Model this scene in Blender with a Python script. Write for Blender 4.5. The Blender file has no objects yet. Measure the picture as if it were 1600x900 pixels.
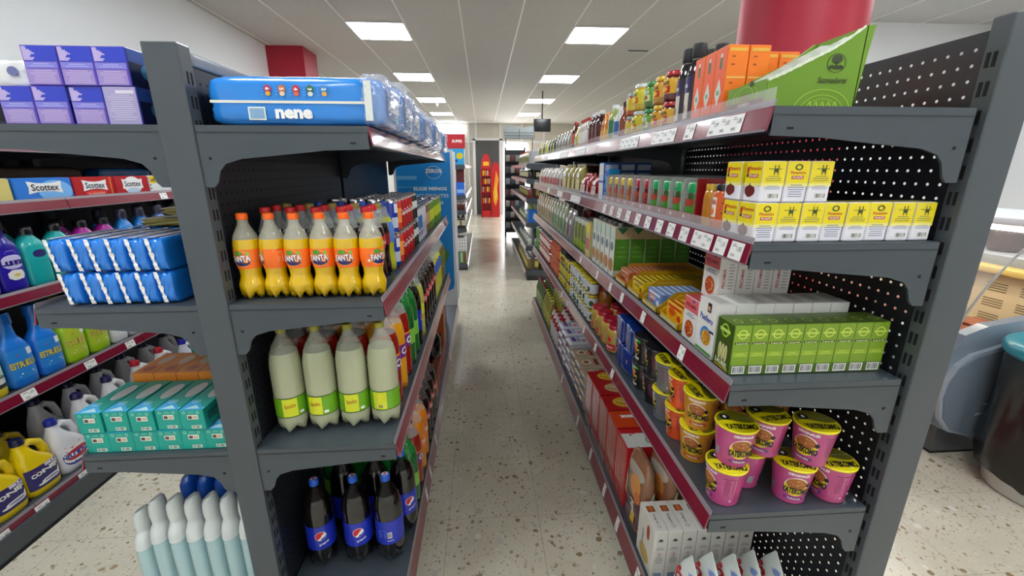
import bpy, bmesh, math, random
from mathutils import Vector, Matrix
random.seed(7)
SC = bpy.context.scene
C = SC.collection
PI = math.pi
ORD = ['first','second','third','fourth','fifth','sixth','seventh','eighth','ninth','tenth','eleventh','twelfth','thirteenth',
       'fourteenth','fifteenth','sixteenth','seventeenth','eighteenth','nineteenth','twentieth','twenty-first','twenty-second',
       'twenty-third','twenty-fourth','twenty-fifth','twenty-sixth','twenty-seventh','twenty-eighth','twenty-ninth','thirtieth']

# ------------------------------------------------------------------ materials
def lin(c):
    if isinstance(c, str):
        c = c.lstrip('#'); c = [int(c[i:i+2], 16)/255 for i in (0, 2, 4)]
    return tuple(((v/12.92) if v <= 0.04045 else ((v+0.055)/1.055)**2.4) for v in c[:3])
MATS = {}
def mat(name, color, rough=.4, metal=0., coat=0., alpha=1., emit=0., noise=0., nscale=40., trans=0., spec=.5):
    m = bpy.data.materials.new(name); m.use_nodes = True
    nt = m.node_tree; b = nt.nodes['Principled BSDF']
    c = lin(color)+(1,)
    b.inputs['Base Color'].default_value = c
    b.inputs['Roughness'].default_value = rough; b.inputs['Metallic'].default_value = metal
    b.inputs['Coat Weight'].default_value = coat; b.inputs['Coat Roughness'].default_value = .08
    b.inputs['Alpha'].default_value = alpha
    b.inputs['Transmission Weight'].default_value = trans
    b.inputs['Specular IOR Level'].default_value = spec
    if emit:
        b.inputs['Emission Color'].default_value = c; b.inputs['Emission Strength'].default_value = emit
    if noise:
        tc = nt.nodes.new('ShaderNodeTexCoord'); nz = nt.nodes.new('ShaderNodeTexNoise')
        nz.inputs['Scale'].default_value = nscale; nz.inputs['Detail'].default_value = 4
        nt.links.new(tc.outputs['Object'], nz.inputs['Vector'])
        mr = nt.nodes.new('ShaderNodeMapRange'); mr.inputs['To Min'].default_value = 1-noise; mr.inputs['To Max'].default_value = 1+noise
        nt.links.new(nz.outputs['Fac'], mr.inputs['Value'])
        mx = nt.nodes.new('ShaderNodeVectorMath'); mx.operation = 'SCALE'; mx.inputs[0].default_value = c[:3]
        nt.links.new(mr.outputs['Result'], mx.inputs['Scale']); nt.links.new(mx.outputs['Vector'], b.inputs['Base Color'])
    MATS[name] = m
    return name
def P(color, rough=.38, coat=0.):
    """printed paint / plastic of a plain colour, made on demand"""
    k = 'print_%s_%d_%d' % (color.lstrip('#'), rough*100, coat*100)
    if k not in MATS: mat(k, color, rough, coat=coat)
    return k
def G(color, alpha=.4): 
    k = 'clear_%s_%d' % (color.lstrip('#'), alpha*100)
    if k not in MATS: mat(k, color, .05, alpha=alpha, spec=.7)
    return k
def Q(color):     # liquid or food seen through clear plastic / glass
    k = 'liquid_%s' % color.lstrip('#')
    if k not in MATS: mat(k, color, .12, coat=.8, noise=.06, nscale=18)
    return k
WHITE, BLACK = P('#f2f2ee'), P('#141414')
METAL = mat('shelf_grey_paint', '#3f474e', .3, metal=.0, coat=.25, noise=.05, nscale=9)
METALD = mat('upright_grey_paint', '#474d52', .36, coat=.15, noise=.04, nscale=6)
PANEL = mat('back_panel_dark_paint', '#1d2026', .42, coat=.05)
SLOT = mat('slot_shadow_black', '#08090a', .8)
RAIL = mat('burgundy_rail_plastic', '#7c1730', .22, coat=.7)
RAILB = mat('base_burgundy_plastic', '#75152c', .3, coat=.4)
LIP = mat('grey_lip_plastic', '#8a8288', .3, coat=.4)
RISER = mat('clear_riser_plastic', '#e8e4e4', .06, alpha=.22, spec=.8)
PLINTH = mat('plinth_dark_grey', '#2b2d2f', .45)
SILVER = mat('can_aluminium', '#c8c8cc', .25, metal=1.)
FOIL = mat('crinkled_film', '#e6ecf2', .08, alpha=.25, spec=.9)

# ------------------------------------------------------------------ mesh builder
_txt = {}
def text2d(s, bold=.0, shear=0.):
    k = (s, bold, shear)
    if k not in _txt:
        cu = bpy.data.curves.new('t', 'FONT'); cu.body = s; cu.size = 1; cu.dimensions = '2D'; cu.fill_mode = 'FRONT'
        cu.offset = bold; cu.shear = shear; cu.resolution_u = 2
        ob = bpy.data.objects.new('t', cu); C.objects.link(ob)
        dg = bpy.context.evaluated_depsgraph_get(); dg.update()
        me = bpy.data.meshes.new_from_object(ob.evaluated_get(dg))
        vs = [(v.co.x, v.co.y) for v in me.vertices]; fs = [tuple(p.vertices) for p in me.polygons]
        bpy.data.objects.remove(ob); bpy.data.curves.remove(cu); bpy.data.meshes.remove(me)
        if not vs: vs = [(0, 0), (1, 1)]
        x0 = min(v[0] for v in vs); x1 = max(v[0] for v in vs); y0 = min(v[1] for v in vs); y1 = max(v[1] for v in vs)
        cx, cy = (x0+x1)/2, (y0+y1)/2
        _txt[k] = ([((x-cx), (y-cy)) for x, y in vs], fs, x1-x0, y1-y0)
    return _txt[k]

def plane(o, u, v):
    o, u, v = Vector(o), Vector(u), Vector(v); n = u.cross(v).normalized()
    return lambda a, b, l=0.: o+u*a+v*b+n*l

class MB:
    def __init__(s): s.v = []; s.f = []; s.m = []; s.s = []; s.mats = []
    def mi(s, m):
        if m not in s.mats: s.mats.append(m)
        return s.mats.index(m)
    def add(s, vs, fs, m, smooth=False):
        k = len(s.v); s.v += [tuple(v) for v in vs]
        ms = m if isinstance(m, list) else None
        i = None if ms else s.mi(m)
        for j, f in enumerate(fs):
            s.f.append([k+q for q in f]); s.m.append(s.mi(ms[j]) if ms else i); s.s.append(smooth)
        return s
    def box(s, x0, x1, y0, y1, z0, z1, m):
        vs = [(x, y, z) for z in (z0, z1) for x, y in ((x0, y0), (x1, y0), (x1, y1), (x0, y1))]
        return s.add(vs, [(3, 2, 1, 0), (4, 5, 6, 7), (0, 1, 5, 4), (1, 2, 6, 5), (2, 3, 7, 6), (3, 0, 4, 7)], m)
    def rbox(s, x0, x1, y0, y1, z0, z1, m, r=.003, seg=2, smooth=True):
        bm = bmesh.new(); bmesh.ops.create_cube(bm, size=1)
        for v in bm.verts: v.co = Vector(((x0+x1)/2+v.co.x*(x1-x0), (y0+y1)/2+v.co.y*(y1-y0), (z0+z1)/2+v.co.z*(z1-z0)))
        bmesh.ops.bevel(bm, geom=bm.edges[:]+bm.verts[:], offset=r, segments=seg, affect='EDGES', profile=.5)
        bm.verts.index_update()
        s.add([v.co[:] for v in bm.verts], [[v.index for v in f.verts] for f in bm.faces], m, smooth); bm.free(); return s
    def prism(s, pts, m, axis='y', a=0., b=1.):
        """pts (u,w) polygon extruded along axis from a to b"""
        def mk(u, w, t): return {'y': (u, t, w), 'x': (t, u, w), 'z': (u, w, t)}[axis]
        n = len(pts); vs = [mk(u, w, a) for u, w in pts]+[mk(u, w, b) for u, w in pts]
        fs = [tuple(range(n))[::-1], tuple(range(n, 2*n))]+[(i, (i+1) % n, n+(i+1) % n, n+i) for i in range(n)]
        return s.add(vs, fs, m)
    def tube(s, path, r, m, n=8, ends=True):
        path = [Vector(p) for p in path]; rs = r if isinstance(r, (list, tuple)) else [r]*len(path)
        vs = []; up = Vector((0.123, .05, 1)).normalized()
        for i, p in enumerate(path):
            t = (path[min(i+1, len(path)-1)]-path[max(i-1, 0)]).normalized()
            if abs(t.dot(up)) > .97: up = Vector((1, .1, .05)).normalized()
            a = t.cross(up).normalized(); b = t.cross(a).normalized()
            for k in range(n):
                q = 2*PI*k/n; vs.append(p+a*math.cos(q)*rs[i]+b*math.sin(q)*rs[i])
        fs = [(i*n+k, i*n+(k+1) % n, (i+1)*n+(k+1) % n, (i+1)*n+k) for i in range(len(path)-1) for k in range(n)]
        if ends: fs += [tuple(range(n)), tuple(range((len(path)-1)*n, len(path)*n))]
        return s.add(vs, fs, m, True)
    def rect(s, M, a0, a1, b0, b1, m, l=.0003, nu=1, nv=1):
        vs = [M(a0+(a1-a0)*i/nu, b0+(b1-b0)*j/nv, l) for j in range(nv+1) for i in range(nu+1)]
        fs = [(j*(nu+1)+i, j*(nu+1)+i+1, (j+1)*(nu+1)+i+1, (j+1)*(nu+1)+i) for j in range(nv) for i in range(nu)]
        return s.add(vs, fs, m, nu > 1)
    def poly(s, M, pts, m, l=.0003): return s.add([M(a, b, l) for a, b in pts], [tuple(range(len(pts)))], m)
    def ell(s, M, cx, cy, rx, ry, m, l=.0003, n=16, rings=2, inner=0.):
        vs = []; fs = []
        if inner:
            for k in range(n):
                q = 2*PI*k/n
                vs += [M(cx+rx*math.cos(q), cy+ry*math.sin(q), l), M(cx+rx*inner*math.cos(q), cy+ry*inner*math.sin(q), l)]
            fs = [(2*k, 2*((k+1) % n), 2*((k+1) % n)+1, 2*k+1) for k in range(n)]
            return s.add(vs, fs, m)
        vs = [M(cx, cy, l)]
        for r in range(1, rings+1):
            for k in range(n):
                q = 2*PI*k/n; vs.append(M(cx+rx*r/rings*math.cos(q), cy+ry*r/rings*math.sin(q), l))
        fs = [(0, 1+k, 1+(k+1) % n) for k in range(n)]
        for r in range(rings-1):
            o = 1+r*n
            fs += [(o+k, o+n+k, o+n+(k+1) % n, o+(k+1) % n) for k in range(n)]
        return s.add(vs, fs, m)
    def seg(s, M, cx, cy, r, a0, a1, m, l=.001, n=8, k=3):
        """circle segment cut off by the chord a0..a1"""
        vs = []
        for i in range(n+1):
            a = a0+(a1-a0)*i/n; t = i/n
            ax, ay = r*math.cos(a), r*math.sin(a)
            bx = r*(math.cos(a0)*(1-t)+math.cos(a1)*t); by = r*(math.sin(a0)*(1-t)+math.sin(a1)*t)
            by += math.sin(t*2*PI)*r*.12
            for j in range(k+1): vs.append(M(cx+ax+(bx-ax)*j/k, cy+ay+(by-ay)*j/k, l))
        return s.add(vs, [(i*(k+1)+j, i*(k+1)+j+1, (i+1)*(k+1)+j+1, (i+1)*(k+1)+j) for i in range(n) for j in range(k)], m)
    def text(s, t, M, cx, cy, h, m, w=None, bold=.02, shear=0., rot=0., l=.0006):
        vs, fs, tw, th = text2d(t, bold, shear)
        sy = h/max(th, .01); sx = sy if w is None else w/max(tw, .01)
        c, q = math.cos(rot), math.sin(rot)
        return s.add([M(cx+(x*sx*c-y*sy*q), cy+(x*sx*q+y*sy*c), l) for x, y in vs], fs, m)
    def barcode(s, M, cx, cy, w, h, l=.0004, bg=None, n=9):
        s.rect(M, cx-w/2, cx+w/2, cy-h/2, cy+h/2, bg or WHITE, l)
        rnd = random.Random(int(cx*1e5)+int(w*1e4)); x = cx-w*.42
        for i in range(n):
            t = w*.84/n*rnd.choice((.3, .45, .65)); s.rect(M, x, x+t, cy-h*.34, cy+h*.4, BLACK, l+.0002); x += w*.84/n
        return s
    def lines(s, M, cx, cy, w, h, n, m, l=.0004, seed=1):
        rnd = random.Random(seed)
        for i in range(n):
            y = cy+h/2-h*(i+.5)/n; q = w*rnd.uniform(.6, 1)
            s.rect(M, cx-q/2, cx+q/2, y-h*.18/n, y+h*.18/n, m, l)
        return s
    def mesh(s, name):
        me = bpy.data.meshes.new(name); me.from_pydata(s.v, [], s.f)
        for m in s.mats: me.materials.append(MATS[m])
        me.polygons.foreach_set('material_index', s.m); me.polygons.foreach_set('use_smooth', s.s); me.update()
        return me

def fixn(me):     # outward normals for closed shells
    bm = bmesh.new(); bm.from_mesh(me); bmesh.ops.recalc_face_normals(bm, faces=bm.faces); bm.to_mesh(me); bm.free()

class Loft:
    """closed surface of horizontal super-ellipse rings (z, rx, ry, e, petal, cx, cy)"""
    def __init__(s, rings, sub=3):
        R = [tuple(r)+(0,)*0 for r in rings]
        R = [(r[0], r[1], r[2] if len(r) > 2 else r[1], r[3] if len(r) > 3 else 2., r[4] if len(r) > 4 else 0., r[5] if len(r) > 5 else 0., r[6] if len(r) > 6 else 0.) for r in R]
        out = []
        for i in range(len(R)-1):
            p0, p1, p2, p3 = R[max(i-1, 0)], R[i], R[i+1], R[min(i+2, len(R)-1)]
            for j in range(sub):
                t = j/sub
                q = []
                for k in range(7):
                    if k == 0: q.append(p1[0]+(p2[0]-p1[0])*t); continue
                    a = .5*((2*p1[k])+(-p0[k]+p2[k])*t+(2*p0[k]-5*p1[k]+4*p2[k]-p3[k])*t*t+(-p0[k]+3*p1[k]-3*p2[k]+p3[k])*t**3)
                    lo, hi = min(p1[k], p2[k]), max(p1[k], p2[k]); q.append(min(max(a, lo), hi) if sub > 1 else p1[k])
                out.append(tuple(q))
        out.append(R[-1]); s.R = out
    def at(s, z):
        R = s.R
        if z <= R[0][0]: return R[0]
        for a, b in zip(R, R[1:]):
            if a[0] <= z <= b[0]:
                t = (z-a[0])/max(b[0]-a[0], 1e-9); return tuple(p+(q-p)*t for p, q in zip(a, b))
        return R[-1]
    @staticmethod
    def pt(r, th, l=0.):
        z, rx, ry, e, pet, cx, cy = r
        sx, cy_ = math.sin(th), math.cos(th); k = 2/e
        k2 = 1-pet*(.5-.5*math.cos(5*th))
        x = (rx*k2+l)*math.copysign(abs(sx)**k, sx); y = -(ry*k2+l)*math.copysign(abs(cy_)**k, cy_)
        return Vector((cx+x, cy+y, z+pet*.036*(.5-.5*math.cos(5*th))))
    def M(s, th0=0.):
        def f(a, b, l=0.):
            r = s.at(b); return s.pt(r, th0+a/max((r[1]+r[2])/2, 1e-4), l)
        return f
    def build(s, mb, m, n=20, z0=None, z1=None, bot=True, top=True, l=0., th=None):
        rs = s.R
        if z0 is not None or z1 is not None:
            a = s.R[0][0] if z0 is None else z0; b = s.R[-1][0] if z1 is None else z1
            rs = [s.at(a)]+[r for r in s.R if a+1e-5 < r[0] < b-1e-5]+[s.at(b)]
        if th:
            k = max(2, int(n*(th[1]-th[0])/(2*PI)))
            vs = [s.pt(r, th[0]+(th[1]-th[0])*i/k, l) for r in rs for i in range(k+1)]
            fs = [(j*(k+1)+i, j*(k+1)+i+1, (j+1)*(k+1)+i+1, (j+1)*(k+1)+i) for j in range(len(rs)-1) for i in range(k)]
            mb.add(vs, fs, m, True); return s
        vs = [s.pt(r, 2*PI*i/n, l) for r in rs for i in range(n)]
        fs = [(j*n+i, j*n+(i+1) % n, (j+1)*n+(i+1) % n, (j+1)*n+i) for j in range(len(rs)-1) for i in range(n)]
        mb.add(vs, fs, m, True)
        k = len(rs)-1
        if bot: mb.add([s.pt(rs[0], 2*PI*i/n, l) for i in range(n)], [tuple(range(n))[::-1]], m)
        if top: mb.add([s.pt(rs[k], 2*PI*i/n, l) for i in range(n)], [tuple(range(n))], m)
        return s

# ------------------------------------------------------------------ objects
def link(name, data, parent=None):
    o = bpy.data.objects.new(name, data); C.objects.link(o)
    if parent: o.parent = parent
    return o
def tag(o, label=None, cat=None, group=None, kind=None):
    if label: o['label'] = label
    if cat: o['category'] = cat
    if group: o['group'] = group
    if kind: o['kind'] = kind
    return o
def thing(name, loc, label, cat, group=None, rz=0.):
    o = link(name, None); o.location = loc; o.rotation_euler = (0, 0, rz); o.empty_display_size = .05
    return tag(o, label, cat, group)
def part(name, mb, parent, label=None):
    o = link(name, mb.mesh(name) if isinstance(mb, MB) else mb, parent)
    if label: o['label'] = label
    return o
def struct(name, mb, kind='structure'):
    o = link(name, mb.mesh(name)); o['kind'] = kind; return o

class Prod:
    """a product: parts name -> mesh; copies share the meshes"""
    def __init__(s, name, parts, h=0.): s.name = name; s.parts = [(k, v.mesh(name+'_'+k)) for k, v in parts]; s.h = h
USED = {}
def place(p, x, y, z, rz, label, cat, group=None, tilt=None, scale=None):
    n = len(label.replace(',', ' ').split())
    if n > 16 or n < 4: print('LABELLEN', n, label)
    if label in USED and USED[label] != group: print('DUPLABEL', label)
    if label in USED: print('DUPL', label)
    USED[label] = group
    if len(p.parts) == 1: r = link(p.name, p.parts[0][1])
    else:
        r = link(p.name, None); r.empty_display_size = .03
        for k, me in p.parts: link(k, me, r)
    r.location = (x, y, z+.0008); r.rotation_euler = (tilt[0] if tilt else 0, tilt[1] if tilt else 0, rz)
    if scale: r.scale = (scale,)*3 if not isinstance(scale, tuple) else scale
    return tag(r, label, cat, group)

def grid(p, side, z, ys, ds, desc, cat, group=None, layers=1, jit=0., rot=None, rj=0., xf=None, names=('near end', 'front'), skip=(), tail='', scale=None, h=None, yo=None):
    """rows of a product on a shelf; ys along the aisle, ds depth behind the shelf front"""
    rnd = random.Random(len(desc)+int(z*100))
    h = h or p.h
    for li in range(layers):
        for i, y in enumerate(ys):
            for j, d in enumerate(ds):
                if (i, j, li) in skip or (i, j) in skip: continue
                if side == 'R': x = (.545 if xf is None else xf)+d; r = -PI/2
                elif side == 'L': x = (-.285 if xf is None else xf)-d; r = PI/2
                elif side == 'W': x = (-2.05 if xf is None else xf)-d; r = PI/2
                elif side == 'F': x = (0 if xf is None else xf)+d; r = 0
                if rot is not None: r = rot
                q = []
                if len(ys) > 1: q.append('%s from %s' % (ORD[i], names[0]))
                if len(ds) > 1: q.append('%s from %s' % (ORD[j], names[1]))
                if layers == 2: q.append(('lower layer', 'upper layer')[li])
                if layers > 2: q.append('%s layer up' % ORD[li])
                lab = ', '.join([desc+tail]+q)
                yy = y+(yo[j] if yo else 0)
                place(p, x+rnd.uniform(-jit, jit), yy+rnd.uniform(-jit, jit), z+li*h, r+rnd.uniform(-rj, rj), lab, cat, group, scale=scale)
# ------------------------------------------------------------------ camera, colour
cam = bpy.data.cameras.new('camera'); co = bpy.data.objects.new('camera', cam); C.objects.link(co)
cam.sensor_width = 36; cam.lens = 36*657.8/1600; cam.clip_start = .02
co.location = (0, 0, 1.5)
co.rotation_euler = (PI/2-math.radians(15.789), 0, -math.radians(3.85))
SC.camera = co
SC.view_settings.view_transform = 'Standard'; SC.view_settings.look = 'None'; SC.view_settings.gamma = 1
SC.view_settings.use_curve_mapping = False; SC.view_settings.exposure = 1.15
w = bpy.data.worlds.new('World'); SC.world = w; w.use_nodes = True
w.node_tree.nodes['Background'].inputs[0].default_value = (.9, .95, 1, 1); w.node_tree.nodes['Background'].inputs[1].default_value = .3

# ------------------------------------------------------------------ room materials
def nodemat(name):
    m = bpy.data.materials.new(name); m.use_nodes = True; MATS[name] = m
    nt = m.node_tree; return nt, nt.nodes['Principled BSDF']
def N(nt, t, **kw):
    n = nt.nodes.new(t)
    for k, v in kw.items():
        if k in n.inputs: n.inputs[k].default_value = v
        else: setattr(n, k, v)
    return n
def ramp(nt, src, stops):
    r = nt.nodes.new('ShaderNodeValToRGB'); e = r.color_ramp.elements
    while len(e) < len(stops): e.new(.5)
    for i, (p, c) in enumerate(stops): e[i].position = p; e[i].color = tuple(lin(c))+(1,)
    nt.links.new(src, r.inputs[0]); return r.outputs[0]
def mixc(nt, fac, a, b):
    m = nt.nodes.new('ShaderNodeMix'); m.data_type = 'RGBA'
    for s, v in ((0, fac), (6, a), (7, b)):
        if hasattr(v, 'links') or hasattr(v, 'is_linked'): nt.links.new(v, m.inputs[s])
        elif isinstance(v, str): m.inputs[s].default_value = tuple(lin(v))+(1,)
        else: m.inputs[s].default_value = v
    return m.outputs[2]
def mth(nt, op, a, b=None, c=None):
    m = nt.nodes.new('ShaderNodeMath'); m.operation = op
    for i, v in enumerate((a, b, c)):
        if v is None: continue
        if hasattr(v, 'is_linked'): nt.links.new(v, m.inputs[i])
        else: m.inputs[i].default_value = v
    return m.outputs[0]
def gridline(nt, coord, period, off, width):
    f = mth(nt, 'WRAP', mth(nt, 'SUBTRACT', coord, off), period/2, -period/2)
    return mth(nt, 'LESS_THAN', mth(nt, 'ABSOLUTE', f), width/2)

nt, b = nodemat('terrazzo_floor')
tc = N(nt, 'ShaderNodeTexCoord'); sx = N(nt, 'ShaderNodeSeparateXYZ'); nt.links.new(tc.outputs['Object'], sx.inputs[0])
nz = N(nt, 'ShaderNodeTexNoise', Scale=3., Detail=5.); nt.links.new(tc.outputs['Object'], nz.inputs['Vector'])
base = ramp(nt, nz.outputs['Fac'], [(.3, '#c6bfaa'), (.7, '#dbd5c2')])
wrp = N(nt, 'ShaderNodeTexNoise', Scale=45., Detail=2.); nt.links.new(tc.outputs['Object'], wrp.inputs['Vector'])
vm = N(nt, 'ShaderNodeVectorMath', operation='MULTIPLY_ADD'); nt.links.new(wrp.outputs['Color'], vm.inputs[0])
vm.inputs[1].default_value = (.018, .018, 0); nt.links.new(tc.outputs['Object'], vm.inputs[2])
def chips(scale, thr, col_a, col_b, prev, keep):
    v = N(nt, 'ShaderNodeTexVoronoi', Scale=scale, Randomness=1.); v.feature = 'F1'; nt.links.new(vm.outputs[0], v.inputs['Vector'])
    s2 = N(nt, 'ShaderNodeSeparateColor'); nt.links.new(v.outputs['Color'], s2.inputs[0])
    size = mth(nt, 'MULTIPLY', s2.outputs[1], thr)
    hit = mth(nt, 'MULTIPLY', mth(nt, 'LESS_THAN', v.outputs['Distance'], size), mth(nt, 'LESS_THAN', s2.outputs[0], keep))
    c = mixc(nt, s2.outputs[2], col_a, col_b)
    return mixc(nt, hit, prev, c)
c1 = chips(95, .48, '#a79c84', '#d9d5c6', base, .8)
c2 = chips(52, .42, '#9c8c70', '#bdb19a', c1, .42)
c3 = chips(30, .38, '#8f7c5e', '#a8957a', c2, .26)
c4 = chips(24, .38, '#dcd8cc', '#bcb8aa', c3, .25)
gx = gridline(nt, sx.outputs[0], .4, .222, .0022); gy = gridline(nt, sx.outputs[1], .4, 1.935, .0018)
jn = mth(nt, 'MAXIMUM', gx, gy)
fl = mixc(nt, mth(nt, 'MULTIPLY', jn, .55), c4, '#6c6352')
nt.links.new(fl, b.inputs['Base Color'])
n2 = N(nt, 'ShaderNodeTexNoise', Scale=1.6, Detail=6.); nt.links.new(tc.outputs['Object'], n2.inputs['Vector'])
rr = N(nt, 'ShaderNodeMapRange'); rr.inputs['To Min'].default_value = .1; rr.inputs['To Max'].default_value = .34
nt.links.new(n2.outputs['Fac'], rr.inputs['Value']); nt.links.new(rr.outputs[0], b.inputs['Roughness'])
b.inputs['Specular IOR Level'].default_value = .55

nt, b = nodemat('ceiling_tiles')
tc = N(nt, 'ShaderNodeTexCoord'); sx = N(nt, 'ShaderNodeSeparateXYZ'); nt.links.new(tc.outputs['Object'], sx.inputs[0])
nz = N(nt, 'ShaderNodeTexNoise', Scale=60., Detail=3.); nt.links.new(tc.outputs['Object'], nz.inputs['Vector'])
base = ramp(nt, nz.outputs['Fac'], [(.35, '#c6c4be'), (.65, '#cfcdc7')])
gy = gridline(nt, sx.outputs[1], 1.2, 5.02, .006)
c1 = mixc(nt, mth(nt, 'MULTIPLY', gy, .3), base, '#8f8d88')
nt.links.new(c1, b.inputs['Base Color']); b.inputs['Roughness'].default_value = .75
mat('tee_bar_white', '#f4f3f0', .5)
mat('wall_white_paint', '#eff1f1', .7, noise=.02, nscale=2)
mat('wall_panel_cream', '#d8d3c6', .55, noise=.02, nscale=3)
mat('red_pillar_paint', '#b01c34', .5, noise=.03, nscale=3)
mat('lamp_diffuser', '#f6faff', .5, emit=11.6)
mat('lamp_frame', '#e6e6e6', .4)
mat('window_daylight', '#ffffff', .5, emit=5.)

# ------------------------------------------------------------------ the room
m = MB(); m.box(-2.65, 5.4, -3.2, 15.2, -.05, 0, 'terrazzo_floor'); struct('floor', m)
m = MB(); m.box(-2.65, 5.4, -3.2, 15.2, 2.97, 3.05, 'ceiling_tiles')
for k in range(-4, 11):
    x = -.79+.6*k
    if -2.6 < x < 5.3: m.box(x-.008, x+.008, -3.1, 14.9, 2.9675, 2.97, 'tee_bar_white')
struct('ceiling', m)
m = MB(); m.box(-2.75, -2.65, -3.2, 15.2, 0, 2.97, 'wall_white_paint'); struct('wall_left', m)
m = MB(); m.box(5.4, 5.5, -3.2, 15.2, 0, 2.97, 'wall_white_paint'); struct('wall_right', m)
m = MB(); m.box(-2.65, 5.4, -3.3, -3.2, 0, 2.97, 'wall_white_paint'); struct('wall_near', m)
m = MB(); m.box(-2.65, 5.4, 15.1, 15.2, 0, 2.97, 'wall_panel_cream')
for x in (-.45, -.2, .62, 1.35, 2.1): m.box(x-.03, x+.03, 15.06, 15.1, 0, 2.97, 'wall_white_paint')
m.box(-2.65, 5.4, 15.07, 15.1, 2.36, 2.42, 'wall_white_paint')
struct('wall_far', m)
# service wall beyond the meat counter
m = MB(); m.box(2.85, 5.4, 4.7, 4.8, 0, 2.97, 'wall_white_paint'); struct('wall_service', m)
# square pillar on the left wall
m = MB(); m.box(-2.65, -2.2, 6.0, 6.45, 0, 2.97, 'red_pillar_paint')
tag(struct('pillar', m), 'red square pillar standing against the left wall')
L0 = Loft([(0, .275), (2.97, .275)], 1); m = MB(); L0.build(m, 'red_pillar_paint', 48, bot=False, top=False)
o = struct('round_pillar', m); o.location = (1.575, 2.25, 0); tag(o, 'thick round red pillar behind the right shelving')
# far window high on the wall and dark door
m = MB(); m.box(-1.5, -.62, 15.05, 15.12, 2.6, 2.93, 'window_daylight'); m.box(-1.55, -.57, 15.03, 15.06, 2.93, 2.97, 'wall_white_paint'); m.box(-1.55, -.57, 15.03, 15.06, 2.55, 2.6, 'wall_white_paint'); struct('window_1', m)
m = MB(); m.box(.72, 1.5, 15.04, 15.1, .05, 2.3, 'window_daylight'); m.box(.68, .72, 15.0, 15.1, 0, 2.36, 'wall_white_paint'); struct('window_2', m)
m = MB(); mat('door_dark_grey', '#4a4c4b', .5); m.rbox(-.22, .56, 14.62, 14.68, 0, 2.4, 'door_dark_grey', .01)
m.box(-.3, -.22, 14.6, 14.7, 0, 2.45, 'wall_white_paint'); m.box(.56, .66, 14.6, 14.7, 0, 2.45, 'wall_white_paint'); m.box(-.3, .66, 14.6, 14.7, 2.4, 2.47, 'wall_white_paint')
m.box(.45, .5, 14.58, 14.62, 1.0, 1.12, P('#b8b8b8', .3))
struct('door_1', m)

# ceiling lights
lf = MB(); lf.box(-.3, .3, -.3, .3, 0, .012, 'lamp_frame')
ld = MB(); ld.box(-.285, .285, -.285, .285, -.004, 0, 'lamp_diffuser')
lp = Prod('ceiling_light', [('frame', lf), ('diffuser', ld)])
nm = {-1.09: 'left', 1.31: 'middle', 3.71: 'right'}
for x in (-1.09, 1.31, 3.71):
    for i, y in enumerate((-1.88, .52, 2.92, 5.32, 7.72, 10.12, 12.52)):
        if x > 3 and y > 4.3: continue
        if i < 3: lab = 'square ceiling light overhead beside the camera, %s column, %s of its column' % (nm[x], ORD[i])
        else: lab = 'square white ceiling light panel, %s one in the %s line down the aisle' % (ORD[i-3], nm[x])
        place(lp, x, y, 2.955, 0, lab, 'ceiling light', 'square ceiling light panels')
m = MB(); m.box(-.14, .14, -.03, .03, -.012, .0, 'lamp_frame')
for k in range(4): m.box(-.13, .13, -.024+.013*k, -.018+.013*k, -.014, -.011, SLOT)
place(Prod('ceiling_vent', [('vent', m)]), 2.02, 5.9, 2.97, 0, 'slim white ceiling vent above the jars on the right', 'vent')
m = MB(); Loft([(-.09, .02), (-.05, .035), (-.01, .05), (0, .055)]).build(m, P('#8c8c90'), 16)
place(Prod('smoke_detector', [('detector', m)]), -1.0, 10.5, 2.965, 0, 'small grey detector hanging below a far ceiling light', 'detector')

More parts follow.
